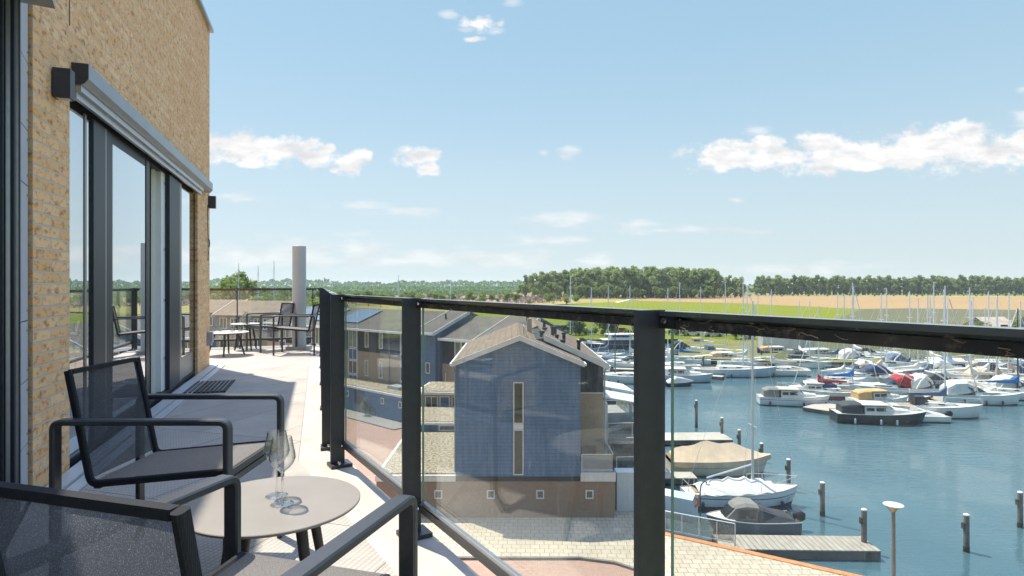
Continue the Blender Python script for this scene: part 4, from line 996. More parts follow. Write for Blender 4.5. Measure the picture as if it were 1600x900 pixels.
X_.block('wall', -13, xlen+1.6, 0, 3.0, -.1, 2.2, BLUE); X_.block('fascia', -13.1, xlen+1.7, -.14, 3.1, 2.202, 2.40, TRIM); X_.block('flat_roof', -12.9, xlen+1.5, .05, 3.05, 2.402, 2.47, GRAVEL)
for px in (544, 600, 626):
    x = (px-537)/(629-537)*xlen*1.0; X_.win(x-.24, x+.24, 1.25, 1.85, 0, fw=.09)
xg = (556-537)/92*xlen; xh = (589-537)/92*xlen
X_.panel('gate_panel', xg, xg+1.7, .3, 2.1, plain('dark_gate', (.03,.04,.05), .6), 0, .05)
X_.panel('glass_fence', xg, xh, .0, .75, plain('grey_glass_fence', (.12,.15,.17), .2), 0, .09)
X_.block('skylight', xh+.2, xh+2.0, 1.2, 2.4, 2.472, 2.75, plain('pale_skylight', (.40,.44,.46), .2))
# ---- B0 blue strip, B and C units stepping toward the camera
def unit(label, x0, x1, y0, dz_=0, wallm=TAN, up=True, sidex=True, roofm=ROOFG, hr=1.7, dep=9.0, ups=DARKC):
    U = House('terraced_house', label, 'house', tuple(A.P(x0, y0, 0)), rzA)
    w = x1-x0; ze = zeA+dz_
    if up:
        U.block('brick_wall', 0, w, 0, dep, -.1, ze-2.35, wallm); U.extx('upper_wall', [(0.02, ze-2.348),(dep-.02, ze-2.348),(dep-.02, ze),(dep/2, ze+hr-.1),(0.02, ze)], 0, w, ups)
    else: U.extx('wall', [(0,-.1),(dep,-.1),(dep,ze),(dep/2,ze+hr-.1),(0,ze)], 0, w, wallm)
    k = (hr+.13)/(dep/2+.35)
    U.extx('roof', [(-.35, ze-.13),(dep/2, ze+hr),(dep/2, ze+hr+.16),(-.35, ze+.03)], -.1, w+.1, roofm)
    U.extx('roof', [(dep+.35, ze-.13),(dep+.35, ze+.03),(dep/2+.002, ze+hr+.16),(dep/2+.002, ze+hr)], -.1, w+.1, roofm)
    for xx in (-.16, w+.105):
        U.extx('verge_board', [(-.42, ze-.28),(dep/2, ze+hr-.12),(dep/2, ze+hr+.22),(-.42, ze+.07)], xx, xx+.055, TRIM)
    U.block('gutter', -.16, w+.16, -.55, -.43, ze-.2, ze+.04, WHITE)
    return U, ze
B0, _ = unit('narrow blue clad end house at the right end of the long tan terraced row', 12.75, 15.2, -1.0, .25, BLUE, False)
B0.win(1.2, 1.75, 4.2, 5.2, 0); B0.win(1.2, 1.75, 1.9, 2.9, 0)
m = MB(); m.lathe([(.0,0),(.08,0),(.08,.6),(0,.62)], B0.P(1.2, 2.6, _+1.0), 8); m.build('roof_vent', BLACK, B0.t)
Bu, zb_ = unit('tan brick terraced house with a white heat pump, left of the blue gable', 15.3, 21.3, -.2, -.25)
Bu.win(1.6, 2.5, zb_-2.1, zb_-.2, 0, fw=.12, glass=WINC); Bu.win(1.6, 2.45, zb_-5.2, zb_-3.1, 0, fw=.12, glass=WINC)
for a, b, g in ((zb_-2.15, zb_-.1, WINC),(zb_-3.4, zb_-2.2, BPAN),(zb_-5.0, zb_-3.45, WINC),(zb_-6.5, zb_-5.05, BPAN)): Bu.win(4.0, 5.9, a, b, 0, bars=(('v', 4.95),), glass=g, fw=.1)
Bu.block('heat_pump', .6, 2.1, -1.2, -.5, zb_-6.6, zb_-5.6, plain('white_unit', (.5,.5,.48), .5)); m = MB(); m.tube([Bu.P(.5,-.06,zb_-3.2), Bu.P(.5,-.06,zb_-6.0)], .05, 6); m.build('downpipe', WHITE, Bu.t)
m = MB(); m.tube([Bu.P(3.2,-.06,zb_-3.0), Bu.P(3.2,-.06,zb_-6.0)], .05, 6); m.build('downpipe', WHITE, Bu.t)
Cu, _ = unit('blue clad terraced house with a grey roof, partly hidden by the blue gable house', 21.4, 24.6, -2.2, -.0, BLUE, False)
m = MB(); m.lathe([(.0,0),(.12,0),(.12,.6),(.16,.62),(0,.7)], Cu.P(2.6, 3.6, _+1.3), 8); m.build('roof_vent', BLACK, Cu.t)

# ---- F: houses seen past the pipe
fF = D3(338, 493, 93); fF.z = H0
Fh = House('terraced_house', 'brown roofed house with white framed windows beyond the far low tables', 'house', tuple(fF), R(-14))
zf = EYE-(493-HY)/F*93-H0
Fh.block('brick_wall', 0, 10.2, 0, 9, -.1, zf-2.3, TAN); Fh.extx('upper_wall', [(0,zf-2.298),(9,zf-2.298),(9,zf),(4.5,zf+1.9),(0,zf)], 0, 10.2, BLUE)
Fh.extx('roof', [(-.5,zf-.1),(4.5,zf+2.0),(4.5,zf+2.2),(-.5,zf+.1)], -.3, 10.5, ROOFB); Fh.extx('roof', [(9.5,zf-.1),(9.5,zf+.1),(4.502,zf+2.2),(4.502,zf+2.0)], -.3, 10.5, ROOFB)
for xx in (-.42, 10.51): Fh.extx('verge_board', [(-.55,zf-.25),(4.5,zf+1.8),(4.5,zf+2.3),(-.55,zf+.15)], xx, xx+.1, TRIM)
for x in (.6, 2.5, 4.2, 6.6, 8.2): Fh.win(x, x+1.3, zf-2.0, zf-.3, 0, bars=(('v', x+.65),), fw=.13)
for x in (.6, 3.4, 6.6): Fh.win(x, x+1.4, zf-5.0, zf-3.2, 0, bars=(('v', x+.7),), fw=.13)
for k, (px, dd, lb) in enumerate(((318, 100, 'brown roofed house with a white verge at the left edge of the far balustrade'), (458, 88, 'blue walled house with a brown roof seen behind the far armchairs'))):
    q = D3(px, 493, dd); q.z = H0
    Hh = House('terraced_house', lb, 'house', tuple(q), R(-14) if k == 0 else R(-20)); z_ = EYE-((489 if k == 0 else 512)-HY)/F*dd-H0
    Hh.block('wall', -6 if k == 0 else 0, 4.6 if k == 0 else 7, 0, 9, -.1, z_-.05, BLUE)
    a0, a1 = (-6.3, 4.9) if k == 0 else (-.3, 7.3)
    Hh.extx('roof', [(-.5,z_-.1),(4.5,z_+1.9),(4.5,z_+2.1),(-.5,z_+.1)], a0, a1, ROOFB); Hh.extx('roof', [(9.5,z_-.1),(9.5,z_+.1),(4.502,z_+2.1),(4.502,z_+1.9)], a0, a1, ROOFB)
    Hh.extx('verge_board', [(-.55,z_-.3),(4.5,z_+1.7),(4.5,z_+2.2),(-.55,z_+.15)], a1, a1+.12, TRIM)
    Hh.extx('gable', [(.0,z_-.05),(9,z_-.05),(4.5,z_+1.75)], a1-.4, a1-.3, BLUE)
    for x in (.6, 2.6): Hh.win(x, x+1.2, z_-2.1, z_-.4, 0, bars=(('v', x+.6),), fw=.12)
# barn far right
bq = D3(1548, 510, 150); bq.z = GZ
Bn = House('barn', 'small barn with a weathered pale roof among bushes at the right above the railing', 'barn', tuple(bq), R(12))
bh = EYE-(512-HY)/F*150-GZ
Bn.extx('roof', [(-.3,bh),(3.6,bh+2.3),(3.6,bh+2.45),(-.3,bh+.15)], -.4, 8.5, plain('thatch', (.36,.30,.23), .9, 0, .2, .8)); Bn.extx('roof', [(7.5,bh),(7.5,bh+.15),(3.602,bh+2.45),(3.602,bh+2.3)], -.4, 8.5, plain('thatch_rear', (.34,.28,.21), .9, 0, .2, .8))
Bn.extx('wall', [(0,0),(7.2,0),(7.2,bh),(3.6,bh+2.2),(0,bh)], 0, 8.1, plain('weathered_boards', (.24,.20,.16), .9, 0, .3, .8))
Bn.block('door', 3.0, 5.2, -.06, -.01, 0, 2.6, plain('dark_barn_door', (.05,.045,.04), .8))
# pale wall / screen on the far quay
sc0 = D3(1192, 545, 118); sc0.z = GZ
Sw = House('harbour_shed', 'long pale windowless shed on the far quay behind the moored boats', 'shed', tuple(sc0), R(-5))
Sw.block('wall', 0, 9.6, 0, 3, 0, 2.6, plain('pale_shed_wall', (.46,.46,.42), .7, 0, .08, .5)); Sw.block('roof', -.1, 9.7, -.1, 3.1, 2.602, 2.75, plain('shed_roof_sheet', (.30,.36,.40), .5))
# ================================================================ HARBOUR
WOODP = plain('weathered_pile', (.15,.125,.105), .9, 0, .35, 3, .2)
def m_deckwood():
    t = NT('weathered_deck'); w = t.n('TexWave', wave_type='BANDS', bands_direction='X'); w.inputs['Scale'].default_value = 1.1; w.inputs['Distortion'].default_value = .4; t.L.new(t.tc.outputs['Object'], w.inputs[0])
    c = t.ramp(t.noise(1.8, 5, .7, t.vec('Object', (3,.6,1))), [(.3,(.24,.21,.17)),(.7,(.42,.38,.31))]); c = t.mix(t.ramp(w.outputs[0], [(.0,(.8,.8,.8)),(.10,(0,0,0))]), c, (.08,.07,.06)); return t.done(t.bsdf(c, .9, 0, .2))
DECKW = m_deckwood()
CONC = plain('pontoon_side', (.10,.095,.085), .9, 0, .4, 1)
PALED = plain('pale_pontoon_deck', (.40,.36,.30), .9, 0, .15, .7)
def pile(px, py, wy, label, r=.13, fend=True, grp='mooring piles standing in the harbour'):
    b = W3(px, wy, WZ); top = EYE-(py-HY)/F*b.y
    t = thing('mooring_pile', label, 'mooring pile', tuple(b), 0, grp)
    MB().tube([b+Vector((0,0,-.6)), (b.x, b.y, top-.07)], [r*1.05, r], 12).build('shaft', WOODP, t, smooth=True)
    MB().lathe([(0,top-.069),(r*1.06,top-.069),(r*1.0,top-.015),(r*.4,top+.02),(0,top+.02)], (b.x, b.y, 0), 12).build('cap', WHITE, t)
    MB().tube([(b.x, b.y, WZ-.05), (b.x, b.y, WZ+.28)], r*1.12, 12).build('tide_band', plain_once('wet_dark_wood', (.02,.02,.015)), t, smooth=True)
    if fend: MB().box(b.x-r*1.5, b.x-r*1.02, b.y-.1, b.y+.1, top-.75, top-.45).build('mooring_hook', plain_once('dark_iron', (.03,.03,.03)), t)
_p = {}
def plain_once(n, c, **k):
    if n not in _p: _p[n] = plain(n, c, **k)
    return _p[n]
for a in ((1088,625,668,'mooring pile just right of the thick balustrade post, beyond the covered pontoon'),(1128,652,686,'mooring pile at the right end of the covered pontoon'),(1155,671,702,'mooring pile between the covered pontoon and the beige tarpaulin boat'),
          (1190,692,722,'mooring pile right behind the bow of the beige tarpaulin boat'),(1232,717,766,'mooring pile behind the bow of the sailing boat on the near berth'),(1285,753,806,'mooring pile alone in the water left of the jetty end'),
          (1350,795,862,'mooring pile at the outer corner of the wooden jetty'),(1510,803,862,'mooring pile alone in open water right of the street lamp'),(1594,768,824,'mooring pile at the right edge of the view in open water'),
          (1099,556,576,'mooring pile between the cabin boat and the long grey sailing boat'),(1190,548,563,'mooring pile by the far pontoon left of the pale shed'),(1484,587,610,'mooring pile between the moored boats at the right'),(1584,574,594,'mooring pile at the far right among the moored boats')):
    pile(*a)
def pontoon(label, pts, w, top=WZ+.42, mat=None, th=.35, grp=None, cat='jetty', piles=True):
    a, b = [W3(x, y, top) for x, y in pts]; d = (b-a).normalized(); s = Vector((-d.y, d.x, 0))
    t = thing('jetty', label, cat, tuple(a), math.atan2(d.y, d.x), grp)
    m = MB(); m.bar(a+s*0+Vector((0,0,-.03)), b+Vector((0,0,-.03)), w, .06); m.build('deck', mat or PALED, t)
    m = MB(); m.bar(a+Vector((0,0,-.061-th/2)), b+Vector((0,0,-.061-th/2)), w-.06, th); m.build('float', CONC, t)
    return t
pontoon('weathered wooden jetty reaching from the quay into open water in front', [(1120,846),(1361,849)], 1.75, WZ+.50, DECKW, .42)
pontoon('pontoon with a pale deck at the left beyond the beige tarpaulin boat', [(1010,682),(1136,681)], 2.6, WZ+.5, None)
pontoon('pontoon in front of the beige tarpaulin boat stern', [(1020,742),(1085,742)], 1.4, WZ+.5, None)
pontoon('square pontoon head between the cream cruiser and the dark cruiser', [(1268,632),(1322,640)], 4.2, WZ+.45, plain_once('pinkish_deck', (.48,.39,.32)))
pontoon('long finger pontoon behind the big white sailing boat', [(1455,617),(1546,624)], 1.0, WZ+.45)
pontoon('long pontoon leading through the right hand boats', [(1330,640),(1640,577)], 1.6, WZ+.45)
pontoon('finger pontoon below the cabin boat', [(1095,585),(1130,588)], 1.4, WZ+.45)
pontoon('finger pontoon in front of the far left quay boats', [(1200,567),(1262,576)], 1.0, WZ+.45)
pontoon('pale far pontoon in front of the harbour shed', [(1190,562),(1330,566)], 2.2, WZ+.5)
pontoon('far pontoon below the grass bank at the right', [(1392,556),(1640,570)], 1.6, WZ+.5)
pontoon('far pontoon along the bank at the left', [(1040,548),(1200,550)], 1.6, WZ+.5)
pontoon('pontoon glimpsed right of the gable houses', [(880,573),(1010,577)], 1.6, WZ+.4)
# ---- boats -------------------------------------------------------------
def m_hull(name, top, bottom=(.04,.035,.035), stripe=(.02,.03,.06), zb=.10, zs=.62, rough=.28):
    t = NT(name); sp = t.n('SeparateXYZ'); t.L.new(t.tc.outputs['Object'], sp.inputs[0])
    a = t.math('GREATER_THAN', sp.outputs[2], zb); c = t.mix(a, bottom, top)
    if stripe: 
        b1 = t.math('MULTIPLY', t.math('GREATER_THAN', sp.outputs[2], zs), t.math('LESS_THAN', sp.outputs[2], zs+.055)); c = t.mix(b1, c, stripe)
        b2 = t.math('MULTIPLY', t.math('GREATER_THAN', sp.outputs[2], zb+.002), t.math('LESS_THAN', sp.outputs[2], zb+.05)); c = t.mix(b2, c, stripe)
    c = t.mix(t.math('MULTIPLY', t.ramp(t.noise(2.2, 4, .6), [(.5,(0,0,0)),(.8,(1,1,1))]), .25), c, tuple(x*.6 for x in top))
    return t.done(t.bsdf(c, rough, 0, .5))
HM = {'white': m_hull('white_hull', (.66,.66,.63), (.05,.05,.06), None), 'whiteblue': m_hull('white_hull_blue_line', (.64,.65,.64), (.03,.05,.12), (.04,.08,.22), .08, .7),
      'whitered': m_hull('white_hull_red_boot', (.60,.63,.66), (.16,.035,.03), (.015,.02,.04), .22, .72), 'grey': m_hull('pale_blue_grey_hull', (.40,.47,.52), (.03,.03,.04), None),
      'navy': m_hull('navy_hull', (.018,.028,.055), (.10,.02,.02), None, .06), 'dark': m_hull('dark_green_hull', (.018,.03,.03), (.14,.04,.04), None, .05), 'cream': m_hull('cream_hull', (.55,.50,.40), (.03,.03,.03), (.45,.30,.15), .05, .6),
      'red': m_hull('red_bottomed_hull', (.62,.60,.57), (.30,.03,.03), None, .45), 'gunmetal': m_hull('gunmetal_hull', (.13,.145,.16), (.03,.03,.03), None, .03)}
DECKC = plain('boat_deck', (.60,.57,.51), .6, 0, .10, 1.5); TEAK = plain('teak', (.34,.23,.14), .8, 0, .2, 3)
SMOKE = plain('smoked_window', (.02,.025,.03), .08, 0, .3, 2, spec=.8)
MAST = plain('mast_alloy', (.62,.63,.64), .35, .35, .05, 2); DARKMAST = plain('dark_mast', (.05,.05,.055), .4, .2)
CANV = {'blue': plain('blue_canvas', (.015,.13,.36), .85, 0, .15, 3), 'navy': plain('navy_canvas', (.03,.05,.13), .85, 0, .2, 3), 'red': plain('red_canvas', (.42,.03,.04), .85, 0, .15, 3), 'white': plain('white_canvas', (.62,.60,.56), .9, 0, .08, 2, .2),
        'beige': plain('beige_canvas', (.55,.42,.29), .9, 0, .10, 1.5, .2), 'dark': plain('charcoal_canvas', (.035,.038,.045), .8, 0, .2, 3), 'tan': plain('tan_canvas', (.52,.33,.15), .85, 0, .1, 2), 'slate': plain('slate_blue_canvas', (.10,.14,.22), .85, 0, .15, 3),
        'greyc': plain('grey_canvas', (.20,.19,.17), .9, 0, .12, 3, .1)}
RUB = plain('fender_rubber', (.02,.03,.07), .5); WFEND = plain('white_fender', (.6,.6,.58), .5)
MOTOR = plain('outboard_cowl', (.02,.02,.025), .3)
def hull_fn(L, B, Fb, bowr=.45, stern=.80, sheer=.28):
    def hb(s):                                   # s 0 stern .. 1 bow
        return B/2*(stern+(1-stern)*min(1, s/.45)**.8 if s < .45 else 1)*(1 if s < .5 else max(0, 1-((s-.5)/.5)**2.4))
    def zs(s): return Fb*(1+sheer*max(0, s-.25)**1.5*1.6+.04*(1-s))
    def xs(s, z): return -L/2+s*L-(bowr*(1-(z/max(zs(s), .01)))*max(0, s-.6)/.4 if s > .6 else -.12*(1-z/max(zs(s), .01))*(1-s)*0)
    return hb, zs, xs
def add_hull(t, L, B, Fb, mat, **kw):
    hb, zs, xs = hull_fn(L, B, Fb, **kw); n = 18; vs = []; sec = [(-.35, .25), (-.05, .80), (.35, .95), (.8, 1.0), (1.0, 1.0)]
    k = len(sec)*2
    for i in range(n+1):
        s = i/n; w = max(hb(s), .012); z1 = zs(s)
        ring = [(f*z1 if f > 0 else f, q*w) for f, q in sec]
        for z, y in ring: vs.append((xs(s, z), -y, z))
        for z, y in reversed(ring): vs.append((xs(s, z), y, z))
    fs = []
    for i in range(n):
        for j in range(k-1):
            if j == len(sec)-1: continue
            fs.append((i*k+j, (i+1)*k+j, (i+1)*k+j+1, i*k+j+1))
        fs.append((i*k+k-1, (i+1)*k+k-1, (i+1)*k, i*k))
    fs.append(tuple(range(k-1, -1, -1)))
    MB().add(vs, fs).build('hull', mat, t, smooth=True)
    return hb, zs
def add_deck(t, L, fns, mat, s0=0, s1=1, drop=.05, name='deck', inset=.98):
    hb, zs = fns; n = 14; vs = []; fs = []
    for i in range(n+1):
        s = s0+(s1-s0)*i/n; w = max(hb(s)*inset, .005); x = -L/2+s*L
        vs += [(x, -w, zs(s)-drop), (x, 0, zs(s)-drop+.07), (x, w, zs(s)-drop)]
    for i in range(n): fs += [(i*3, (i+1)*3, (i+1)*3+1, i*3+1), (i*3+1, (i+1)*3+1, (i+1)*3+2, i*3+2)]
    return MB().add(vs, fs).build(name, mat, t)
def add_rub(t, L, fns):
    hb, zs = fns
    for sg in (-1, 1):
        pts = [(-L/2+s*L, sg*(hb(s)+.01), zs(s)-.02) for s in [i/14 for i in range(15)]]
        MB().tube(pts, .035, 5).build('rubbing_strake', RUBS, t)
RUBS = plain('rubbing_strake_grey', (.34,.34,.33), .5)
def loft(secs):
    """secs: list of (x, half width bottom, half width top, z0, z1)"""
    vs = []; fs = []
    for x, a, b, z0, z1 in secs:
        vs += [(x,-a,z0),(x,-b,z0+(z1-z0)*.85),(x,-b*.72,z1),(x,b*.72,z1),(x,b,z0+(z1-z0)*.85),(x,a,z0)]
    n = len(secs)
    for i in range(n-1):
        for j in range(6): fs.append((i*6+j, i*6+(j+1)%6, (i+1)*6+(j+1)%6, (i+1)*6+j))
    fs.append(tuple(range(5,-1,-1))); fs.append(tuple((n-1)*6+j for j in range(6)))
    return MB().add(vs, fs)
def rails(t, L, fns, s0=.55, h=.55, mat=None, stern=False):
    hb, zs = fns
    for sg in (-1, 1):
        m = MB(); ss = [s0+(1-s0)*i/6 for i in range(7)]
        pts = [Vector((-L/2+s*L-.05, sg*max(hb(s)-.06, .02), zs(s)+h)) for s in ss]; m.tube(pts, .016, 5)
        for p in pts[::2]: m.tube([p, p-Vector((0,0,h))], .013, 4)
        m.build('guard_rail', MAST, t)
    if stern:
        m = MB(); pts = [Vector((-L/2+.9, -hb(.1)+.05, zs(0)+h)), Vector((-L/2+.1, -hb(0)+.08, zs(0)+h)), Vector((-L/2+.1, hb(0)-.08, zs(0)+h)), Vector((-L/2+.9, hb(.1)-.05, zs(0)+h))]; m.tube(pts, .016, 5)
        for p in pts: m.tube([p, p-Vector((0,0,h))], .013, 4)
        m.build('stern_rail', MAST, t)
def fenders(t, L, fns, ss, mat, side=-1, z=.35):
    hb, zs = fns
    for s in ss:
        y = side*(hb(s)+.10); x = -L/2+s*L
        MB().tube([(x,y,z-.28),(x,y,z-.22),(x,y,z+.16),(x,y,z+.24)], [.04,.10,.10,.03], 8).build('fender', mat, t, smooth=True)
def outboard(t, L, fns, y=0):
    x = -L/2-.18
    MB().add(*(lambda m: (m.v, m.f))(loft([(x-.38,.10,.13,.62,.95),(x-.2,.16,.18,.55,1.08),(x+.12,.14,.16,.55,1.02),(x+.22,.08,.1,.62,.92)]))).bar((x-.02,y,.58),(x-.1,y,-.2),.12,.2,up=(1,0,0)).build('outboard_motor', MOTOR, t)
BOATN = {}
def boat(kind, name, label, px, py, L, hd, B=None, Fb=None, hull='white', loc=None, **o):
    b = W3(px, py, WZ) if loc is None else Vector(loc)
    cats = {'sail': 'sailing boat', 'cruiser': 'motor boat', 'classic': 'motor boat', 'open': 'small boat', 'rib': 'small boat', 'tarp': 'covered boat', 'barge': 'houseboat'}
    t = thing(name, label, cats[kind], (0,0,0), 0, o.get('group'))
    B = B or L*.34; Fb = Fb or {'sail': .85, 'cruiser': 1.0, 'classic': .85, 'open': .6, 'rib': .5, 'tarp': .8, 'barge': 1.2}[kind]
    small = o.get('small', False)
    fns = add_hull(t, L, B, Fb, HM[hull], **({'stern': .62} if kind == 'sail' else {'stern': .88}))
    if not small: add_rub(t, L, fns)
    hb, zs = fns; X = lambda s: -L/2+s*L
    if kind == 'sail':
        add_deck(t, L, fns, DECKC)
        ch = .42
        loft([(X(.30), hb(.3)*.55, hb(.3)*.5, zs(.3)-.04, zs(.3)+ch),(X(.45), hb(.45)*.62, hb(.45)*.56, zs(.4)-.04, zs(.45)+ch*.95),(X(.66), hb(.66)*.5, hb(.66)*.42, zs(.6)-.04, zs(.66)+ch*.45),(X(.74), hb(.7)*.3, hb(.7)*.2, zs(.7)-.04, zs(.74)+.06)]).build('cabin_top', DECKC, t)
        for sg in (-1, 1):
            m = MB(); m.bar((X(.34), sg*hb(.34)*.555, zs(.34)+.2), (X(.56), sg*hb(.56)*.545, zs(.56)+.2), .03, .13); m.build('cabin_window', SMOKE, t)
        m = MB().box(X(.08), X(.28), -hb(.15)*.5, hb(.15)*.5, zs(.1)-.04, zs(.1)+.03); m.build('cockpit', TEAK, t)
        mh = o.get('mast', 9.5)
        if 'top' in o: mh = EYE-(o['top']-HY)/F*b.y-WZ
        mm = DARKMAST if o.get('darkmast') else MAST; mx = X(.60)
        ms = MB().tube([(mx,0,zs(.6)),(mx,0,mh)], [.09 if not small else .075, .06], 8).build('mast', mm, t, smooth=True)
        k = 2 if mh > 9 else 1
        sp_ = MB()
        for i in range(k): z = zs(.6)+(mh-zs(.6))*(i+1)/(k+1); sp_ = MB().tube([(mx,-.62,z+.03),(mx,0,z),(mx,.62,z+.03)], .022, 5); sp_.build('spreader', mm, ms)
        lines = MB()
        lines.tube([(mx,0,mh-.1),(X(.985),0,zs(1)+.1)], .011, 4); lines.build('forestay', MAST, ms)
        for sg in (-1, 1):
            z = zs(.6)+(mh-zs(.6))/(k+1)
            MB().tube([(mx,0,mh-.2),(mx,sg*.62,z+.03),(mx-.1,sg*hb(.58),zs(.58))], .010, 4).build('shroud', MAST, ms)
        MB().tube([(mx,0,mh-.1),(X(.02),0,zs(0)+.1)], .010, 4).build('backstay', MAST, ms)
        bz_ = zs(.5)+1.05; bl = L*.40
        if o.get('boomup'): MB().tube([(mx,0,bz_+.45),(mx-bl,0,bz_-.35)], .055, 6).build('boom', MAST, t)
        else:
            MB().tube([(mx,0,bz_),(mx-bl,0,bz_+.05)], .055, 6).build('boom', mm, t)
            cv = o.get('cover')
            if cv: loft([(mx+.12,.10,.13,bz_-.05,bz_+.95),(mx-.05,.15,.20,bz_-.08,bz_+.75),(mx-.6,.14,.22,bz_-.12,bz_+.35),(mx-bl*.6,.12,.17,bz_-.08,bz_+.22),(mx-bl*1.02,.06,.09,bz_-.02,bz_+.12)]).build('sail_cover', CANV[cv], t, smooth=True)
        if o.get('furl', True) and not small: MB().tube([(X(.975),0,zs(1)+.35),(mx+(X(.975)-mx)*.12,0,mh*.9)], .045, 6).build('furled_jib', CANV[o.get('jib','white')], t)
        if o.get('hood'): loft([(X(.24),.0+hb(.3)*.6,hb(.3)*.58,zs(.3)+.1,zs(.3)+1.05),(X(.34),hb(.3)*.6,hb(.3)*.58,zs(.3)+.2,zs(.3)+1.1),(X(.40),hb(.3)*.55,hb(.3)*.4,zs(.3)+.3,zs(.3)+.5)]).build('spray_hood', CANV[o['hood']], t, smooth=True)
        rails(t, L, fns, .62, .55, stern=True)
    elif kind in ('cruiser', 'classic'):
        add_deck(t, L, fns, DECKC)
        h = .85 if kind == 'classic' else .75
        if kind == 'classic':
            loft([(X(.30), hb(.3)*.82, hb(.3)*.74, zs(.3)-.05, zs(.3)+h),(X(.42), hb(.42)*.82, hb(.42)*.74, zs(.42)-.05, zs(.42)+h),(X(.55), hb(.55)*.78, hb(.55)*.66, zs(.55)-.05, zs(.55)+h*.92),(X(.63), hb(.6)*.74, hb(.6)*.6, zs(.6)-.05, zs(.62)+.40),(X(.80), hb(.8)*.6, hb(.8)*.45, zs(.8)-.05, zs(.8)+.22)]).build('cabin', DECKC, t)
            for sg in (-1, 1):
                for a, c in ((.32,.40),(.42,.52)): MB().bar((X(a), sg*hb(a)*.80, zs(a)+h*.52), (X(c), sg*hb(c)*.79, zs(c)+h*.52), .03, h*.34).build('cabin_window', SMOKE, t)
            MB().bar((X(.565),0,zs(.5)+h*.9),(X(.615),0,zs(.6)+.47), hb(.6)*1.2, .02).build('windscreen', SMOKE, t)
            loft([(X(.27), hb(.3)*.84, hb(.3)*.8, zs(.3)+h, zs(.3)+h+.10),(X(.55), hb(.5)*.78, hb(.5)*.74, zs(.5)+h-.03, zs(.5)+h+.07)]).build('cabin_roof', o.get('roofmat', CANV['white']), t)
            if o.get('canopy'): loft([(X(.06), hb(.1)*.7, hb(.1)*.6, zs(.1)-.02, zs(.1)+.72),(X(.14), hb(.1)*.84, hb(.1)*.76, zs(.1)-.02, zs(.1)+h+.10),(X(.27), hb(.3)*.84, hb(.3)*.76, zs(.3), zs(.3)+h+.12)]).build('canopy', CANV[o['canopy']], t, smooth=False)
        else:
            loft([(X(.40), hb(.4)*.80, hb(.4)*.7, zs(.4)-.05, zs(.4)+.42),(X(.60), hb(.6)*.74, hb(.6)*.6, zs(.6)-.05, zs(.6)+.34),(X(.86), hb(.86)*.5, hb(.86)*.35, zs(.86)-.05, zs(.86)+.08)]).build('cabin', HM['white'], t)
            vs = [(X(.37),-hb(.4)*.78,zs(.4)+.36),(X(.54),-hb(.5)*.6,zs(.5)+.34),(X(.56),0,zs(.5)+.38),(X(.54),hb(.5)*.6,zs(.5)+.34),(X(.37),hb(.4)*.78,zs(.4)+.36)]
            up = [(X(.30),-hb(.4)*.74,zs(.4)+.98),(X(.41),-hb(.5)*.5,zs(.4)+1.0),(X(.43),0,zs(.4)+1.02),(X(.41),hb(.5)*.5,zs(.4)+1.0),(X(.30),hb(.4)*.74,zs(.4)+.98)]
            ws = MB().add(vs+up, [(i,i+1,i+6,i+5) for i in range(4)]).build('windscreen', SMOKE, t)
            ar = [(X(.10),-hb(.2)*.98,zs(.2)),(X(.18),-hb(.2)*.92,zs(.2)+.9),(X(.30),-hb(.2)*.78,zs(.2)+1.55),(X(.30),hb(.2)*.78,zs(.2)+1.55),(X(.18),hb(.2)*.92,zs(.2)+.9),(X(.10),hb(.2)*.98,zs(.2))]
            if o.get('arch', True): MB().tube(ar, .10, 6).build('radar_arch', HM['white'], t, smooth=True)
            if o.get('canopy'): loft([(X(.07), hb(.1)*.8, hb(.1)*.7, zs(.1), zs(.1)+.8),(X(.17), hb(.2)*.84, hb(.2)*.76, zs(.1), zs(.2)+1.45),(X(.31), hb(.3)*.80, hb(.3)*.72, zs(.3)+.2, zs(.3)+1.5),(X(.41), hb(.4)*.74, hb(.4)*.6, zs(.4)+.5, zs(.4)+1.0)]).build('canopy', CANV[o['canopy']], t)
            for sg in (-1, 1): MB().bar((X(.48), sg*hb(.48)*.79, zs(.5)+.16), (X(.70), sg*hb(.7)*.66, zs(.7)+.12), .03, .12).build('cabin_window', SMOKE, t)
            MB().box(X(-.045), X(.0), -hb(0)*.9, hb(0)*.9, .18, .26).build('swim_platform', TEAK, t)
        rails(t, L, fns, .5, .5)
        if o.get('fly'): 
            MB().box(X(.30), X(.52), -hb(.4)*.62, hb(.4)*.62, zs(.4)+h+.12, zs(.4)+h+.75).build('flybridge', HM['white'], t)
        if o.get('ant'): MB().tube([(X(.35),.2,zs(.3)+h), (X(.30),.2,zs(.3)+h+1.5)], .02, 5).build('antenna', DARKMAST, t)
    elif kind == 'open':
        add_deck(t, L, fns, plain_once('cockpit_sole', (.30,.29,.27)), drop=Fb*.45, inset=.9)
        add_deck(t, L, fns, DECKC, .72, 1, .03, 'foredeck')
        cc = o.get('canopy')
        if o.get('sprayhood'):
            loft([(X(.46), hb(.5)*.78, hb(.5)*.74, zs(.5), zs(.5)+.82),(X(.60), hb(.5)*.80, hb(.5)*.74, zs(.5), zs(.5)+.92),(X(.70), hb(.7)*.78, hb(.7)*.66, zs(.6), zs(.6)+.72),(X(.80), hb(.8)*.7, hb(.8)*.4, zs(.7), zs(.7)+.10)]).build('spray_hood', CANV[o['sprayhood']], t)
            for sg in (-1, 1): MB().bar((X(.48), sg*hb(.5)*.79, zs(.5)+.40), (X(.68), sg*hb(.66)*.80, zs(.6)+.36), .02, .45).build('side_window', SMOKE, t)
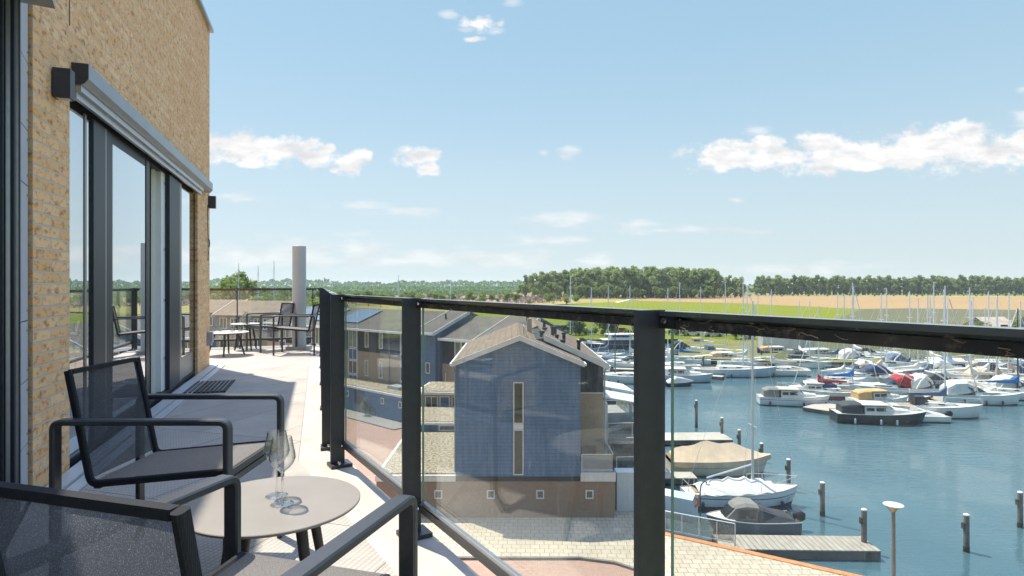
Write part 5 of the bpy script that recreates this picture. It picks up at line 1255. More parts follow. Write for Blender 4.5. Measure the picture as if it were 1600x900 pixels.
            MB().add([(X(.715),-hb(.7)*.55,zs(.6)+.62),(X(.715),hb(.7)*.55,zs(.6)+.62),(X(.815),hb(.8)*.5,zs(.7)+.12),(X(.815),-hb(.8)*.5,zs(.7)+.12)], [(0,1,2,3)]).build('front_window', SMOKE, t)
        if cc: loft([(X(.06), hb(.06)*.94, hb(.06)*.8, zs(0)-.02, zs(0)+.10),(X(.25), hb(.25)*.96, hb(.25)*.7, zs(.2)-.02, zs(.2)+.34),(X(.47), hb(.45)*.94, hb(.45)*.7, zs(.4)-.02, zs(.4)+.78)]).build('cockpit_cover', CANV[cc], t)
        if o.get('tower'):
            m = MB(); m.tube([(X(.35),-hb(.4)*.9,zs(.4)),(X(.30),-hb(.4)*.75,zs(.4)+1.5),(X(.30),hb(.4)*.75,zs(.4)+1.5),(X(.35),hb(.4)*.9,zs(.4))], .05, 6); m.build('wakeboard_tower', DARKMAST, t)
            loft([(X(.42), hb(.4)*.7, hb(.4)*.6, zs(.4), zs(.4)+.5),(X(.6), hb(.6)*.6, hb(.6)*.3, zs(.5), zs(.6)+.05)]).build('windscreen', SMOKE, t)
        outboard(t, L, fns)
    elif kind == 'tarp':
        add_deck(t, L, fns, DECKC)
        cv = CANV[o.get('canvas', 'beige')]; n = 16; vs = []; fs = []; pk = o.get('peak', .95)
        random.seed(int(px))
        for i in range(n+1):
            s = .0+1.0*i/n; w = hb(min(s, .985))+.05; ridge = zs(s)+pk*(math.sin(math.pi*min(1, (s+.12)/1.05))**.8)*(1+.10*math.sin(s*22)); ridge = max(ridge, zs(s)+.08)
            x = X(s)+(.05 if i == n else 0); drop = .26+.12*abs(math.sin(s*13))
            vs += [(x,-w,zs(s)-drop),(x,-w*1.0,zs(s)+.03),(x,-w*.45,zs(s)+(ridge-zs(s))*.50),(x,0,ridge),(x,w*.45,zs(s)+(ridge-zs(s))*.50),(x,w,zs(s)+.03),(x,w,zs(s)-drop)]
        for i in range(n):
            for j in range(6): fs.append((i*7+j,(i+1)*7+j,(i+1)*7+j+1,i*7+j+1))
        fs.append((0,1,2,3,4,5,6))
        MB().add(vs, fs).build('tarpaulin', cv, t, smooth=True)
    elif kind == 'rib':
        cv = o.get('canvas', 'white')
        loft([(X(.02), hb(.05)*.98, hb(.05)*.7, zs(0)-.15, zs(0)+.15),(X(.35), hb(.35)*1.0, hb(.35)*.7, zs(.3)-.15, zs(.3)+.75),(X(.6), hb(.6)*1.0, hb(.6)*.6, zs(.6)-.15, zs(.6)+.55),(X(.95), hb(.92)*.8, hb(.9)*.4, zs(.9)-.1, zs(.9)+.1)]).build('boat_cover', CANV[cv], t)
        outboard(t, L, fns)
    elif kind == 'barge':
        add_deck(t, L, fns, DECKC)
        loft([(X(.06), hb(.3)*.9, hb(.3)*.84, Fb-.05, Fb+1.0),(X(.70), hb(.6)*.9, hb(.6)*.84, Fb-.05, Fb+1.0)]).build('deckhouse', HM['navy'], t)
        loft([(X(.03), hb(.3)*.98, hb(.3)*.94, Fb+1.0, Fb+1.12),(X(.74), hb(.6)*.96, hb(.6)*.9, Fb+1.0, Fb+1.12)]).build('roof', WHITE, t)
        loft([(X(.25), hb(.4)*.7, hb(.4)*.66, Fb+1.12, Fb+2.1),(X(.60), hb(.5)*.7, hb(.5)*.6, Fb+1.12, Fb+2.1)]).build('wheelhouse', HM['white'], t)
        loft([(X(.12), hb(.4)*.8, hb(.4)*.76, Fb+2.1, Fb+2.22),(X(.66), hb(.5)*.8, hb(.5)*.7, Fb+2.1, Fb+2.22)]).build('upper_roof', WHITE, t)
        for sg in (-1, 1): MB().bar((X(.27), sg*hb(.4)*.70, Fb+1.7), (X(.58), sg*hb(.5)*.70, Fb+1.7), .04, .4).build('cabin_window', SMOKE, t)
    if o.get('fend'): fenders(t, L, fns, o['fend'], o.get('fmat', RUB), o.get('fside', -1))
    t.location = (b.x, b.y, WZ); t.rotation_euler = (0, 0, R(hd))
    return t, fns
def flag(t, x, y, z, mat):
    MB().tube([(x,y,z),(x-.25,y,z+1.1)], .015, 5).add([(x-.2,y+.01,z+.75),(x-.25,y+.01,z+1.1),(x-.75,y+.05,z+.95),(x-.68,y+.05,z+.62)], [(0,1,2,3)]).build('flag', mat, t)
G_ = 'boats moored in the marina'
# near berths
tb, _f = boat('tarp', 'tarpaulin_boat', 'boat under a peaked beige tarpaulin on the near berth at the left', 1124, 738, 7.2, 0, 2.5, 1.0, 'cream', canvas='beige', peak=1.15)
sb, sf = boat('sail', 'sailing_boat', 'white sailing boat with a dark red waterline stripe and white covers, nearest the quay', 1158, 790, 7.1, 2, 2.3, .95, 'whitered', top=470, boomup=True, fend=(.12,.34,.58,.80), furl=False)
hb_, zs_ = sf
vs = []; fs = []; n = 14
for i in range(n+1):
    s = .10+.66*i/n; w = 7.1*.12*(1-.5*abs(s-.4)); zt = zs_(s)+.30+.42*math.sin(math.pi*i/n)**.7+.10*math.sin(i*2.3)
    x = -3.55+s*7.1; vs += [(x,-w-.25,zs_(s)+.0+.05*math.sin(i*1.7)),(x,-w*.7,zs_(s)+(zt-zs_(s))*.62+.05*math.sin(i*3.1)),(x,0,zt),(x,w*.7,zs_(s)+(zt-zs_(s))*.6),(x,w+.25,zs_(s))]
for i in range(n):
    for j in range(4): fs.append((i*5+j,(i+1)*5+j,(i+1)*5+j+1,i*5+j+1))
MB().add(vs, fs).build('boat_cover', CANV['white'], sb, smooth=True, local=True)
MB().tube([(3.5,0,1.05),(5.2,-.25,.55),(7.0,-.45,.62)], .015, 4).build('mooring_line', plain_once('rope', (.25,.22,.17)), sb, local=True)
# small illegible bow script
m = MB(); 
for k, dz_ in enumerate((0,.07,.0,.06,.01,.05,.03)):
    pass
pts = [(2.52+.075*i, -hb_((2.52+.075*i+3.55)/7.1)*1.012-.006, .60+(.045 if i % 2 else -.02)+.012*i) for i in range(7)]
m.tube(pts, .012, 4).build('bow_script', plain_once('script_black', (.03,.03,.04)), sb, local=True)
boat('open', 'motor_launch', 'grey open launch with a folding hood and black outboard motor beside the wooden jetty', 1172, 829, 4.9, 181, 1.95, .72, 'gunmetal', sprayhood='greyc', canopy='dark')
boat('open', 'speedboat', 'speedboat with a black tower seen between the veranda and the thick post', 968, 635, 5.6, -12, 2.2, .8, 'navy', tower=True)
boat('sail', 'sailing_boat', 'white sailing boat with a dark mast and fenders seen right of the brown roof', 972, 598, 9.5, 168, 2.9, 1.0, 'white', top=488, darkmast=True, fend=(.55,.68), fside=1)
boat('cruiser', 'motor_cruiser', 'white motor cruiser with a sloping windscreen between the brown roof and the thick post', 975, 576, 8.5, 150, None, None, 'white', small=True)
boat('sail', 'sailing_boat', 'sailing boat with a slate blue boom cover in front of the dark houseboat', 944, 562, 8.5, 20, None, None, 'grey', top=446, cover='slate', small=True)
boat('barge', 'houseboat', 'dark blue houseboat with a white upper cabin on the far quay', 962, 545, 13, 185, 3.6, 1.0, 'navy')
boat('cruiser', 'motor_cruiser', 'small white cruiser left of the dark houseboat', 915, 543, 6.5, 0, None, None, 'white', arch=False, small=True)
boat('rib', 'covered_dinghy', 'little covered dinghy behind the white sailing boat with the dark mast', 930, 583, 4.5, 170, None, None, 'white', canvas='white')
boat('classic', 'cabin_boat', 'white cabin boat with a pale canopy just right of the thick balustrade post', 1066, 596, 8.3, -12, 2.9, .95, 'grey', canopy='white')
boat('rib', 'covered_dinghy', 'dinghy with a dark outboard at the stern of the white cabin boat', 1062, 603, 4.0, 10, None, None, 'navy', canvas='white')
boat('sail', 'sailing_boat', 'long pale grey sailing boat with dark fenders lying across the view', 1148, 588, 12.2, -3, 3.4, 1.15, 'grey', top=434, fend=(.22,.33,.42,.95), jib='white')
boat('sail', 'sailing_boat', 'sailing boat with a blue sail cover behind the cabin boat', 1070, 568, 8.5, 160, None, None, 'white', top=441, cover='blue', small=True)
boat('sail', 'sailing_boat', 'white sailing boat behind the long pale grey one, left', 1103, 566, 9.0, 175, None, None, 'white', top=448, small=True)
boat('sail', 'sailing_boat', 'white sailing boat with a blue and white hood near the far left quay', 1125, 555, 10.5, 4, None, None, 'white', top=433, hood='slate', small=True)
boat('classic', 'cabin_boat', 'cabin boat with an orange rimmed roof on the far left quay', 1092, 541, 7.2, 0, None, None, 'white', roofmat=CANV['tan'], small=True)
boat('tarp', 'covered_boat', 'boat under a light blue cover left of the pale shed', 1166, 552, 4.2, 95, None, None, 'white', canvas='slate', peak=.7)
boat('sail', 'sailing_boat', 'white sailing boat with a pinkish hood in front of the blue covered boat', 1160, 572, 8, 5, None, None, 'white', top=449, cover='white', small=True)
boat('sail', 'sailing_boat', 'low white sailing boat in front of the pale shed', 1256, 574, 9.0, -8, None, None, 'white', top=470, small=True)
boat('cruiser', 'motor_cruiser', 'white motor boat with a dark outboard moored below the pale shed', 1263, 571, 7.0, -5, None, None, 'grey', arch=False, canopy='dark', small=True)
boat('classic', 'cabin_boat', 'white cabin boat with a long cabin right of the pale shed', 1288, 560, 9.0, -3, None, None, 'white', canopy='white', small=True)
boat('tarp', 'covered_boat', 'white boat under a navy tarpaulin at the far quay', 1330, 556, 7.0, 6, None, None, 'white', canvas='navy', peak=.6)
boat('cruiser', 'motor_cruiser', 'low white motor boat at the far quay, right of the navy tarpaulin', 1362, 562, 9.5, 3, None, None, 'white', arch=False, small=True)
boat('classic', 'motor_cruiser', 'classic motor cruiser with a cream roof, at the left end of the right hand boats', 1240, 633, 7.5, -12, 2.6, .95, 'whiteblue', canopy='greyc', roofmat=plain_once('cream_roof', (.56,.49,.36)), fend=(.14,.60,.93), ant=True)
boat('sail', 'sailing_boat', 'white sailing boat with a red bottom and red boom cover behind the cream roofed cruiser', 1290, 622, 7.6, 170, None, None, 'red', top=478, cover='red')
boat('sail', 'sailing_boat', 'sailing boat with a bright blue boom cover in front of the red topped cruiser', 1322, 611, 8.5, 2, None, None, 'white', top=442, cover='blue')
boat('classic', 'motor_cruiser', 'dark hulled motor cruiser with a white cabin and long side windows', 1374, 660, 8.4, -10, 2.8, .95, 'dark', canopy='dark', fend=(.18,.45,.62), fmat=WFEND)
boat('classic', 'motor_boat', 'white motor boat with a tan canopy behind the dark hulled cruiser', 1375, 634, 6.8, 5, None, None, 'white', canopy='tan', roofmat=CANV['tan'])
boat('cruiser', 'motor_cruiser', 'white cruiser with red canvas and a swept arch', 1383, 617, 8.6, 178, None, None, 'white', canopy='red')
boat('cruiser', 'motor_cruiser', 'white cruiser with charcoal canvas and a tall arch', 1432, 613, 8.2, 176, None, None, 'white', canopy='dark')
boat('sail', 'sailing_boat', 'large white sailing boat with navy boom cover and dark fenders, bow to the right', 1462, 650, 8.6, -12, 2.9, 1.05, 'white', top=447, cover='slate', fend=(.28,.38,.52), hood='dark')
boat('open', 'speedboat', 'white speedboat with an outboard motor in front of the large sailing boat', 1425, 657, 6.2, 172, None, None, 'white', canopy='white')
boat('sail', 'sailing_boat', 'long low white sailing boat behind the mooring pile', 1502, 602, 11.5, 2, None, None, 'white', top=449, cover='white', small=True)
boat('sail', 'sailing_boat', 'white sailing boat with a short mast beside the long low white one', 1470, 594, 9.5, 176, None, None, 'white', top=440, small=True)
boat('cruiser', 'motor_cruiser', 'white cruiser with a white canopy and small dark fenders at the right', 1530, 630, 8.4, -12, None, None, 'white', canopy='white', fend=(.25,.5,.7), arch=False)
boat('sail', 'sailing_boat', 'white sailing boat with a bright blue boom cover on a dark mast at the right', 1578, 623, 8.6, -6, None, None, 'white', top=482, cover='blue', darkmast=True)
boat('cruiser', 'motor_cruiser', 'white cruiser with a blue tinted canopy at the far right', 1572, 590, 9.5, 174, None, None, 'white', canopy='slate', small=True)
boat('sail', 'sailing_boat', 'white sailing boat half cut by the right edge of the view', 1606, 606, 9.0, 175, None, None, 'white', top=470, cover='navy')
boat('sail', 'sailing_boat', 'white sailing boat at the far pontoon behind the small covered boats', 1549, 584, 9.0, 10, None, None, 'white', top=468, small=True)
boat('cruiser', 'motor_boat', 'white motor boat with a dark cabin in the middle of the right hand group', 1520, 594, 7.5, 182, None, None, 'white', arch=False, canopy='dark', small=True)
boat('open', 'speedboat', 'small open boat with a covered outboard below the grass bank', 1492, 580, 5.0, 170, None, None, 'white', canopy='blue')
for k, (px, cv, lb) in enumerate(((1434,'dark','dark covered boat at the left end of the row under the bank'),(1457,'white','white covered boat next to the dark one in the row under the bank'),(1477,'blue','blue covered boat in the row under the bank'),(1492,'white','white covered boat right of the blue one in the row under the bank'),(1510,'slate','grey blue covered boat in the row under the bank'),
                             (1527,'white','white covered boat left of the pale tall one in the row under the bank'),(1548,'white','tall white covered boat in the row under the bank'),(1568,'navy','navy covered boat at the right end of the row under the bank'))):
    boat('rib', 'covered_boat', lb, px, 569+k*.9, 4.6, 88+4*(k % 3), 2.1, .65, 'white' if k % 2 else 'grey', canvas=cv, group='small covered boats stern to the bank')
# second ranks, packed behind and between the ones above
for a in (('sail',1215,586,9,174,'white',452,'white','white sailing boat with a white boom cover moored left of the bright blue boom cover'),
          ('cruiser',1345,598,8,176,'white',0,'navy','white cruiser with a navy canopy behind the bright blue boom cover'),
          ('sail',1368,592,8.5,4,'white',458,'beige','white sailing boat with a beige boom cover behind the red canvas cruiser'),
          ('classic',1398,600,7.5,178,'cream',0,'beige','cream cabin boat between the red canvas and charcoal canvas cruisers'),
          ('sail',1412,588,9,2,'white',455,'navy','white sailing boat with a navy boom cover above the charcoal canvas cruiser'),
          ('cruiser',1446,590,8,176,'white',0,'white','white cruiser with white canvas behind the large white sailing boat'),
          ('sail',1486,612,8.5,178,'white',452,'white','white sailing boat with a white boom cover just left of the right hand mooring pile'),
          ('classic',1502,620,7.2,-10,'white',0,'dark','white cabin boat with a charcoal canopy in front of the right hand mooring pile'),
          ('sail',1440,604,8.6,6,'whiteblue',461,'slate','blue lined sailing boat with a slate cover behind the large sailing boat mast'),
          ('cruiser',1556,606,8.2,-8,'white',0,'beige','white cruiser with a beige canopy at the right, behind the dark masted sailing boat'),
          ('sail',1530,608,9.2,170,'whiteblue',470,'white','blue lined sailing boat with a white cover behind the white canopy cruiser'),
          ('sail',1588,598,9.5,174,'white',458,'beige','white sailing boat with a beige boom cover at the far right'),
          ('cruiser',1596,582,8.5,178,'white',0,'dark','white cruiser with charcoal canvas at the far right edge, second row'),
          ('sail',1512,577,9.0,5,'white',464,'beige','white sailing boat with a beige cover in the row nearest the covered boats'),
          ('classic',1470,583,7.4,182,'white',0,'navy','white cabin boat with a navy canopy in the row nearest the covered boats'),
          ('cruiser',1415,577,7.6,4,'white',0,'slate','white cruiser with slate canvas left in the row nearest the covered boats'),
          ('classic',1218,556,8.4,2,'white',0,'tan','white cabin boat with a tan canopy just in front of the pale shed wall'),
          ('sail',1300,571,9.0,-4,'grey',456,'slate','pale grey sailing boat with a slate boom cover right of the pale shed'),
          ('cruiser',1345,569,8.6,3,'white',0,'white','white cruiser with white canvas below the navy tarpaulin boat'),
          ('sail',1052,578,8.4,170,'white',450,'white','white sailing boat half hidden by the thick post, behind the cabin boat'),
          ('classic',1140,566,7.6,5,'cream',0,'beige','cream cabin boat behind the long pale grey sailing boat'),
          ('sail',1192,569,8.2,176,'whiteblue',458,'navy','blue lined sailing boat left of the pale shed with a navy boom cover'),
          ('cruiser',1075,553,7.8,3,'white',0,'dark','white cruiser with charcoal canvas at the far left quay'),
          ('sail',992,567,8.4,176,'white',446,'white','white sailing boat with a pale cover seen left of the thick post'),
          ('classic',925,573,7.2,170,'white',0,'slate','white cabin boat with a slate canopy just right of the brown roof verge'),
          ('sail',1548,574,8.0,170,'grey',480,'dark','pale grey sailing boat with a charcoal boom cover near the covered boats'),
          ('classic',1262,620,7.0,168,'white',0,'navy','white cabin boat with a navy canopy behind the cream classic cruiser'),
          ('sail',1395,588,8.8,176,'white',450,'white','white sailing boat with a tall mast left of the cruiser with slate canvas'),
          ('cruiser',1458,618,7.6,4,'white',0,'white','white cruiser with white canvas behind the cabin of the large sailing boat'),
          ('sail',1535,599,9.0,4,'white',455,'white','white sailing boat with a white cover right of the dark cabined motor boat'),
          ('sail',1570,611,8.8,172,'white',463,'beige','white sailing boat with a beige cover behind the dark masted sailing boat'),
          ('cruiser',1598,621,7.8,-10,'white',0,'white','white cruiser with white canvas at the right edge, nearest the open water'),
          ('sail',1425,597,8.8,4,'white',466,'white','white sailing boat with a low white cover behind the charcoal canvas cruiser'),
          ('classic',1543,583,7.4,4,'white',0,'beige','white cabin boat with a beige canopy near the white tall covered boat'),
          ('sail',1490,588,8.6,178,'white',473,'white','white sailing boat with a short mast near the small open boat'),
          ('sail',1310,603,8.0,4,'white',459,'white','white sailing boat with a pale cover left of the red canvas cruiser'),
          ('cruiser',1330,590,7.8,178,'white',0,'white','white cruiser with white canvas left of the navy canopy cruiser')):
    k_, px_, py_, l_, hd_, hc_, tp_, cv_, lb_2 = a
    if k_ == 'sail': boat('sail', 'sailing_boat', lb_2, px_, py_, l_, hd_, None, None, hc_, top=tp_, cover=cv_, small=True)
    else: boat(k_, 'motor_cruiser' if k_ == 'cruiser' else 'cabin_boat', lb_2, px_, py_, l_, hd_, None, None, hc_, canopy=cv_, small=True)
# masts left, behind the houses: boats in the inner harbour
for px, tp, d, lb in ((370,411,135,'sailing boat hidden by the houses, leftmost mast above the far railing'),(400.5,416,128,'sailing boat hidden by the houses, middle mast above the far railing'),(425.5,407,130,'sailing boat hidden by the houses, tallest mast left of the pipe'),
                      (621,430,128,'sailing boat behind the terraced row, its mast above the middle of the terraced row'),(703.5,437,122,'sailing boat behind the terraced row, its mast above the blue clad terrace roofs'),(892,430,112,'sailing boat behind the brown roof with a tall pale mast'),(925,449,105,'sailing boat behind the brown roof with a short mast')):
    p = Vector(((px-800)/F*d, d, WZ)); tp_ = tp
    boat('sail', 'sailing_boat', lb, px, 600, 9.0, 90, None, None, 'white', loc=p, mast=EYE-(tp-HY)/F*d-WZ, cover='navy', small=True)
for px, tp, py, lb in ((1252,470,566,'sailing boat with a short mast in front of the pale shed roof'),(1337,447,560,'sailing boat with a tall pale mast left of the navy tarpaulin boat'),(1458,462,574,'sailing boat with a tall mast above the bean field'),(1400,500,560,'sailing boat with a thin mast near the grass bank')):
    boat('sail', 'sailing_boat', lb, px, py, 8.0, 85, None, None, 'white', top=tp, cover='white', small=True)

# ---- quay furniture
lb_ = W3(1396, 965, GZ+.1)
lt_ = thing('street_lamp', 'street lamp with a pale dish shade on a grey pole at the water side', 'street lamp', tuple(lb_))
ltop = EYE-(787-HY)/F*lb_.y
MB().tube([lb_, (lb_.x, lb_.y, GZ+1.3), (lb_.x, lb_.y, ltop-.30)], [.085,.08,.06], 12).build('pole', plain('galvanised_pole', (.20,.19,.18), .6, .2, .15, 3), lt_, smooth=True)
MB().lathe([(.05,ltop-.32),(.10,ltop-.24),(.22,ltop-.12),(.0,ltop-.12)], (lb_.x, lb_.y, 0), 24).build('lamp_housing', plain('amber_lens', (.50,.36,.14), .3), lt_, smooth=True)
MB().lathe([(.20,ltop-.125),(.34,ltop-.05),(.345,ltop-.03),(.2,ltop+.01),(0,ltop+.02),(0,ltop-.06),(.2,ltop-.10)], (lb_.x, lb_.y, 0), 28).build('shade', plain('pale_dish', (.58,.58,.55), .4), lt_, smooth=True)
for k in range(3):
    a = k*2.1+.4; MB().tube([(lb_.x+.05*math.cos(a), lb_.y+.05*math.sin(a), ltop-.34),(lb_.x+.27*math.cos(a), lb_.y+.27*math.sin(a), ltop-.09)], .012, 5).build('bracket', DARKMAST, lt_)
# galvanised gate railing at the head of the jetty
ga, gb = W3(1040, 833, GZ+.1), W3(1150, 855, GZ+.1); gd = (gb-ga).normalized()
gt = thing('quay_railing', 'galvanised railing with mesh panels on the quay edge by the jetty', 'railing', tuple(ga), math.atan2(gd.y, gd.x))
GALV = plain('galvanised_steel', (.52,.54,.55), .4, .35, .08, 8); L_g = (gb-ga).length
for k in range(5): p = ga+gd*(L_g*k/4)+Vector((0,.12,0)); MB().tube([p, p+Vector((0,0,1.05))], .03, 8).build('post', GALV, gt)
MB().tube([ga+Vector((0,.12,1.06)), gb+Vector((0,.12,1.06))], .028, 8).build('handrail', GALV, gt)
MB().tube([ga+Vector((0,.12,.14)), gb+Vector((0,.12,.14))], .022, 8).build('lower_rail', GALV, gt)
MESHM = m_glass('wire_mesh', (.72,.72,.70), .5, .25)
for k in range(4):
    p = ga+gd*(L_g*k/4+.05)+Vector((0,.12,.58)); q = ga+gd*(L_g*(k+1)/4-.05)+Vector((0,.12,.58)); MB().bar(p, q, .01, .8).build('mesh_panel', MESHM, gt)
# ladder-lamp, lifebuoy, sheet covered box on the left quay
lq = W3(1094, 815, GZ+.1)
qt = thing('jetty_lamp', 'small hooked lamp on a dark post at the head of the jetty', 'lamp', tuple(lq))
MB().tube([lq, lq+Vector((0,0,1.6)), lq+Vector((.06,0,1.95)), lq+Vector((.22,0,2.1)), lq+Vector((.36,0,2.05))], .035, 8).build('post', DARKMAST, qt, smooth=True)
MB().lathe([(0,1.9),(.12,1.92),(.09,2.02),(0,2.04)], lq+Vector((.40,0,0)), 14).build('lamp_head', WHITE, qt)
bq_ = W3(1083, 812, GZ+.1); lbt = thing('lifebuoy', 'orange lifebuoy on a small stand by the jetty head', 'lifebuoy', tuple(bq_))
MB().tube([bq_, bq_+Vector((0,0,1.1))], .035, 6).build('stand', WHITE, lbt)
MB().tube([bq_+Vector((.26*math.cos(a*math.pi/8), -.06, .95+.26*math.sin(a*math.pi/8))) for a in range(17)], .06, 8).build('ring', plain_once('orange_ring', (.70,.16,.02)), lbt, smooth=True)
cx_ = W3(1060, 812, GZ+.1); ct = House('covered_locker', 'pale blue tarpaulin covered locker on the quay left of the lifebuoy', 'locker', tuple(cx_), math.atan2(QD.y, QD.x))
ct.extx('cover', [(0,0),(1.0,0),(1.0,1.15),(.5,1.35),(0,1.15)], -1.4, .75, plain('pale_blue_sheet', (.42,.52,.56), .7, 0, .1, 1.2, .2)); ct.block('base', -1.35, .70, .03, .97, -.05, .0, WOODP)
# parked cars on the dyke road
CARM = {'silver': plain('silver_car_paint', (.45,.47,.48), .25, .4, .03, 1), 'darkc': plain('dark_car_paint', (.03,.04,.045), .2, .2, .03, 1), 'redc': plain('red_car_paint', (.35,.02,.03), .25, .1, .03, 1), 'whitec': plain('white_car_paint', (.62,.63,.64), .25, 0, .03, 1)}
def car(label, px, py, col, hd=0, van=False):
    b = W3(px, py); b.z = GZ+.03; t = thing('parked_car', label, 'car', (0,0,0), 0, 'cars parked on the dyke road'); L = 4.4; h = 1.45 if not van else 1.9
    pr = [(-2.2,.3),(2.2,.3),(2.2,.75),(1.2,.92),(.55,h),(-1.5,h),(-2.1,.95)] if not van else [(-2.4,.3),(2.4,.3),(2.4,1.0),(1.7,1.15),(1.2,h),(-2.35,h),(-2.4,.9)]
    MB().prism(pr, -.85, .85, 0, lambda a, b_, c: (a, c, b_)).build('body', CARM[col], t)
    for sg in (-1, 1): MB().prism([(-1.35,.95),(1.0,.95),(.48,h-.09),(-1.35,h-.09)], sg*.852, sg*.86, 0, lambda a, b_, c: (a, c, b_)).build('side_window', SMOKE, t)
    for x in (-1.35, 1.35):
        for sg in (-1, 1): MB().prism([(x+.33*math.cos(a*math.pi/7), .33+.33*math.sin(a*math.pi/7)) for a in range(14)], sg*.87-.09, sg*.87+.09, 0, lambda a, b_, c: (a, c, b_)).build('wheel', BLACK, t)
    t.location = b; t.rotation_euler = (0,0,R(hd))
car('dark van parked on the dyke road, leftmost of the cars', 879, 519.5, 'darkc', 4, True); car('silver car on the dyke road between two willow bushes', 913, 521.5, 'silver', 2)
car('red car on the dyke road behind the dark houseboat', 973, 521, 'redc', -3); car('white car on the dyke road just right of the thick post', 1081, 524.5, 'whitec', 3); car('pale car on the dyke road above the hedge, second right of the thick post', 1114, 526, 'silver', 0)
# ================================================================ TREES AND SHRUBS
BARK = plain('bark', (.14,.12,.095), .9, 0, .25, 1.5)
LEAF_POP = m_leaf('poplar_leaves', (.14,.21,.06), (.32,.39,.14))
LEAF_MIX = m_leaf('mixed_leaves', (.11,.18,.04), (.25,.32,.09))
LEAF_LIME = m_leaf('light_leaves', (.13,.18,.04), (.29,.31,.09))
LEAF_WIL = m_leaf('willow_leaves', (.09,.13,.075), (.18,.22,.13))
def leafcloud(mb, rnd, blobs, n, size):
    """n small leaf-clump faces near the surface and through the volume of each (centre, radii) blob"""
    tot = sum(r[0]*r[1]*r[2] for c, r in blobs)
    for c, r in blobs:
        k = max(8, int(n*r[0]*r[1]*r[2]/tot))
        for i in range(k):
            d = Vector((rnd.gauss(0,1), rnd.gauss(0,1), rnd.gauss(0,1))).normalized(); q = rnd.random()**.35
            p = Vector(c)+Vector((d.x*r[0], d.y*r[1], d.z*r[2]))*q*rnd.uniform(.8,1.12)
            nrm = (d*.7+Vector((rnd.gauss(0,.6), rnd.gauss(0,.6), rnd.gauss(0,.6)+.25))).normalized()
            a = nrm.orthogonal().normalized(); b = nrm.cross(a); th = rnd.uniform(0, 6.28); u = a*math.cos(th)+b*math.sin(th); w = nrm.cross(u); s = size*rnd.uniform(.6,1.4)
            mb.add([p-u*s-w*s*.25, p+w*s*.7, p+u*s-w*s*.2, p-w*s*.75], [(0,1,2,3)])
def tree_proto(name, label, seed, H, Wd, leaf, kind='round', n=900, size=.7, group=None):
    rnd = random.Random(seed); t = thing(name, label, 'tree', (0,0,0), 0, group)
    tr = MB(); lean = rnd.uniform(-.04,.04)*H
    base = {'poplar': .16, 'round': .25, 'shrub': .05}[kind]
    top = {'poplar': .9, 'round': .7, 'shrub': .6}[kind]
    tr.tube([(0,0,-.1),(lean*.3,0,H*base),(lean,0,H*top)], [H*.020+.05, H*.016+.03, .03], 7)
    blobs = []
    if kind == 'poplar':
        for i in range(11):
            f = i/10; z = H*(.11+.83*f); w = Wd/2*(.40+.75*math.sin(math.pi*(f*.86+.06))**.6)*.85; a = rnd.uniform(0,6.28); o = w*.38
            c = (lean*f+o*math.cos(a), o*math.sin(a), z); blobs.append((c, (w*.62, w*.62, H*.085)))
            tr.tube([(lean*f*.8,0,z-H*.07), c], [.07*H/20+.02, .03], 4)
    elif kind == 'round':
        for i in range(13):
            a = rnd.uniform(0,6.28); el = rnd.uniform(-.5,1.3); rr = Wd*.30*rnd.uniform(.6,1.1)
            c = (lean+rr*math.cos(a)*math.cos(el), rr*math.sin(a)*math.cos(el), H*.62+H*.28*math.sin(el)*rnd.uniform(.8,1.1)); s = Wd*rnd.uniform(.14,.22)
            blobs.append((c, (s, s, s*.8))); tr.tube([(lean*.6,0,H*.35), c], [.10*H/14+.02, .03], 4)
    else:
        for i in range(7):
            a = rnd.uniform(0,6.28); rr = Wd*.28*rnd.random(); c = (rr*math.cos(a), rr*math.sin(a), H*rnd.uniform(.3,.72)); s = Wd*rnd.uniform(.18,.28)
            blobs.append((c, (s, s, min(H*.28, s)))); tr.tube([(0,0,.1), c], [.08,.02], 4)
    tr.build('trunk', BARK, t); lf = MB(); leafcloud(lf, rnd, blobs, n, size); lf.build('crown', leaf, t)
    return t
def protos(name, labels_group, seeds, *a, **k): return [tree_proto(name, '', s, *a, **k) for s in seeds]
used = set()
def place(pr, rnd, x, y, s, label, group, sz=None, sxy=None):
    p = rnd.choice(pr)
    if p.name not in used: used.add(p.name); o = p
    else: o = copy_tree(p)
    o['label'] = label; o['group'] = group; o.location = (x, y, GZ); o.rotation_euler = (0, 0, rnd.uniform(0, 6.28)); o.scale = (s*(sxy or 1), s*(sxy or 1), s*(sz or 1)); return o
rnd = random.Random(11)
POP = [tree_proto('poplar_tree', 'x', s, 24, 13, LEAF_POP, 'poplar', 1300, .9) for s in (1,2,3,4,5)]
RND = [tree_proto('broadleaf_tree', 'x', s, 13, 11, LEAF_MIX, 'round', 1000, .55) for s in (21,22,23,24)]
SHR = [tree_proto('shrub', 'x', s, 4.2, 5.5, LEAF_LIME, 'shrub', 420, .30) for s in (31,32,33)]
SHD = [tree_proto('shrub', 'x', s, 4.5, 5.5, LEAF_MIX, 'shrub', 420, .32) for s in (41,42,43)]
WIL = [tree_proto('willow_bush', 'x', s, 4.6, 4.8, LEAF_WIL, 'shrub', 700, .22) for s in (51,52)]
for L_ in (SHR, SHD):
    for o in L_: o['category'] = 'shrub'
for o in WIL: o['category'] = 'bush'
def X_at(px, y): return (px-800)/F*y
# long poplar row at the right
px = 1183
while px < 1640:
    y = 720+(px-1183)*.10+rnd.uniform(-9, 9); s = rnd.uniform(.82, 1.02)
    place(POP, rnd, X_at(px, y), y, s, 'tall poplar in the long straight row behind the straw coloured field', 'poplars in the row beyond the straw field'); px += rnd.uniform(4.2, 7.0)
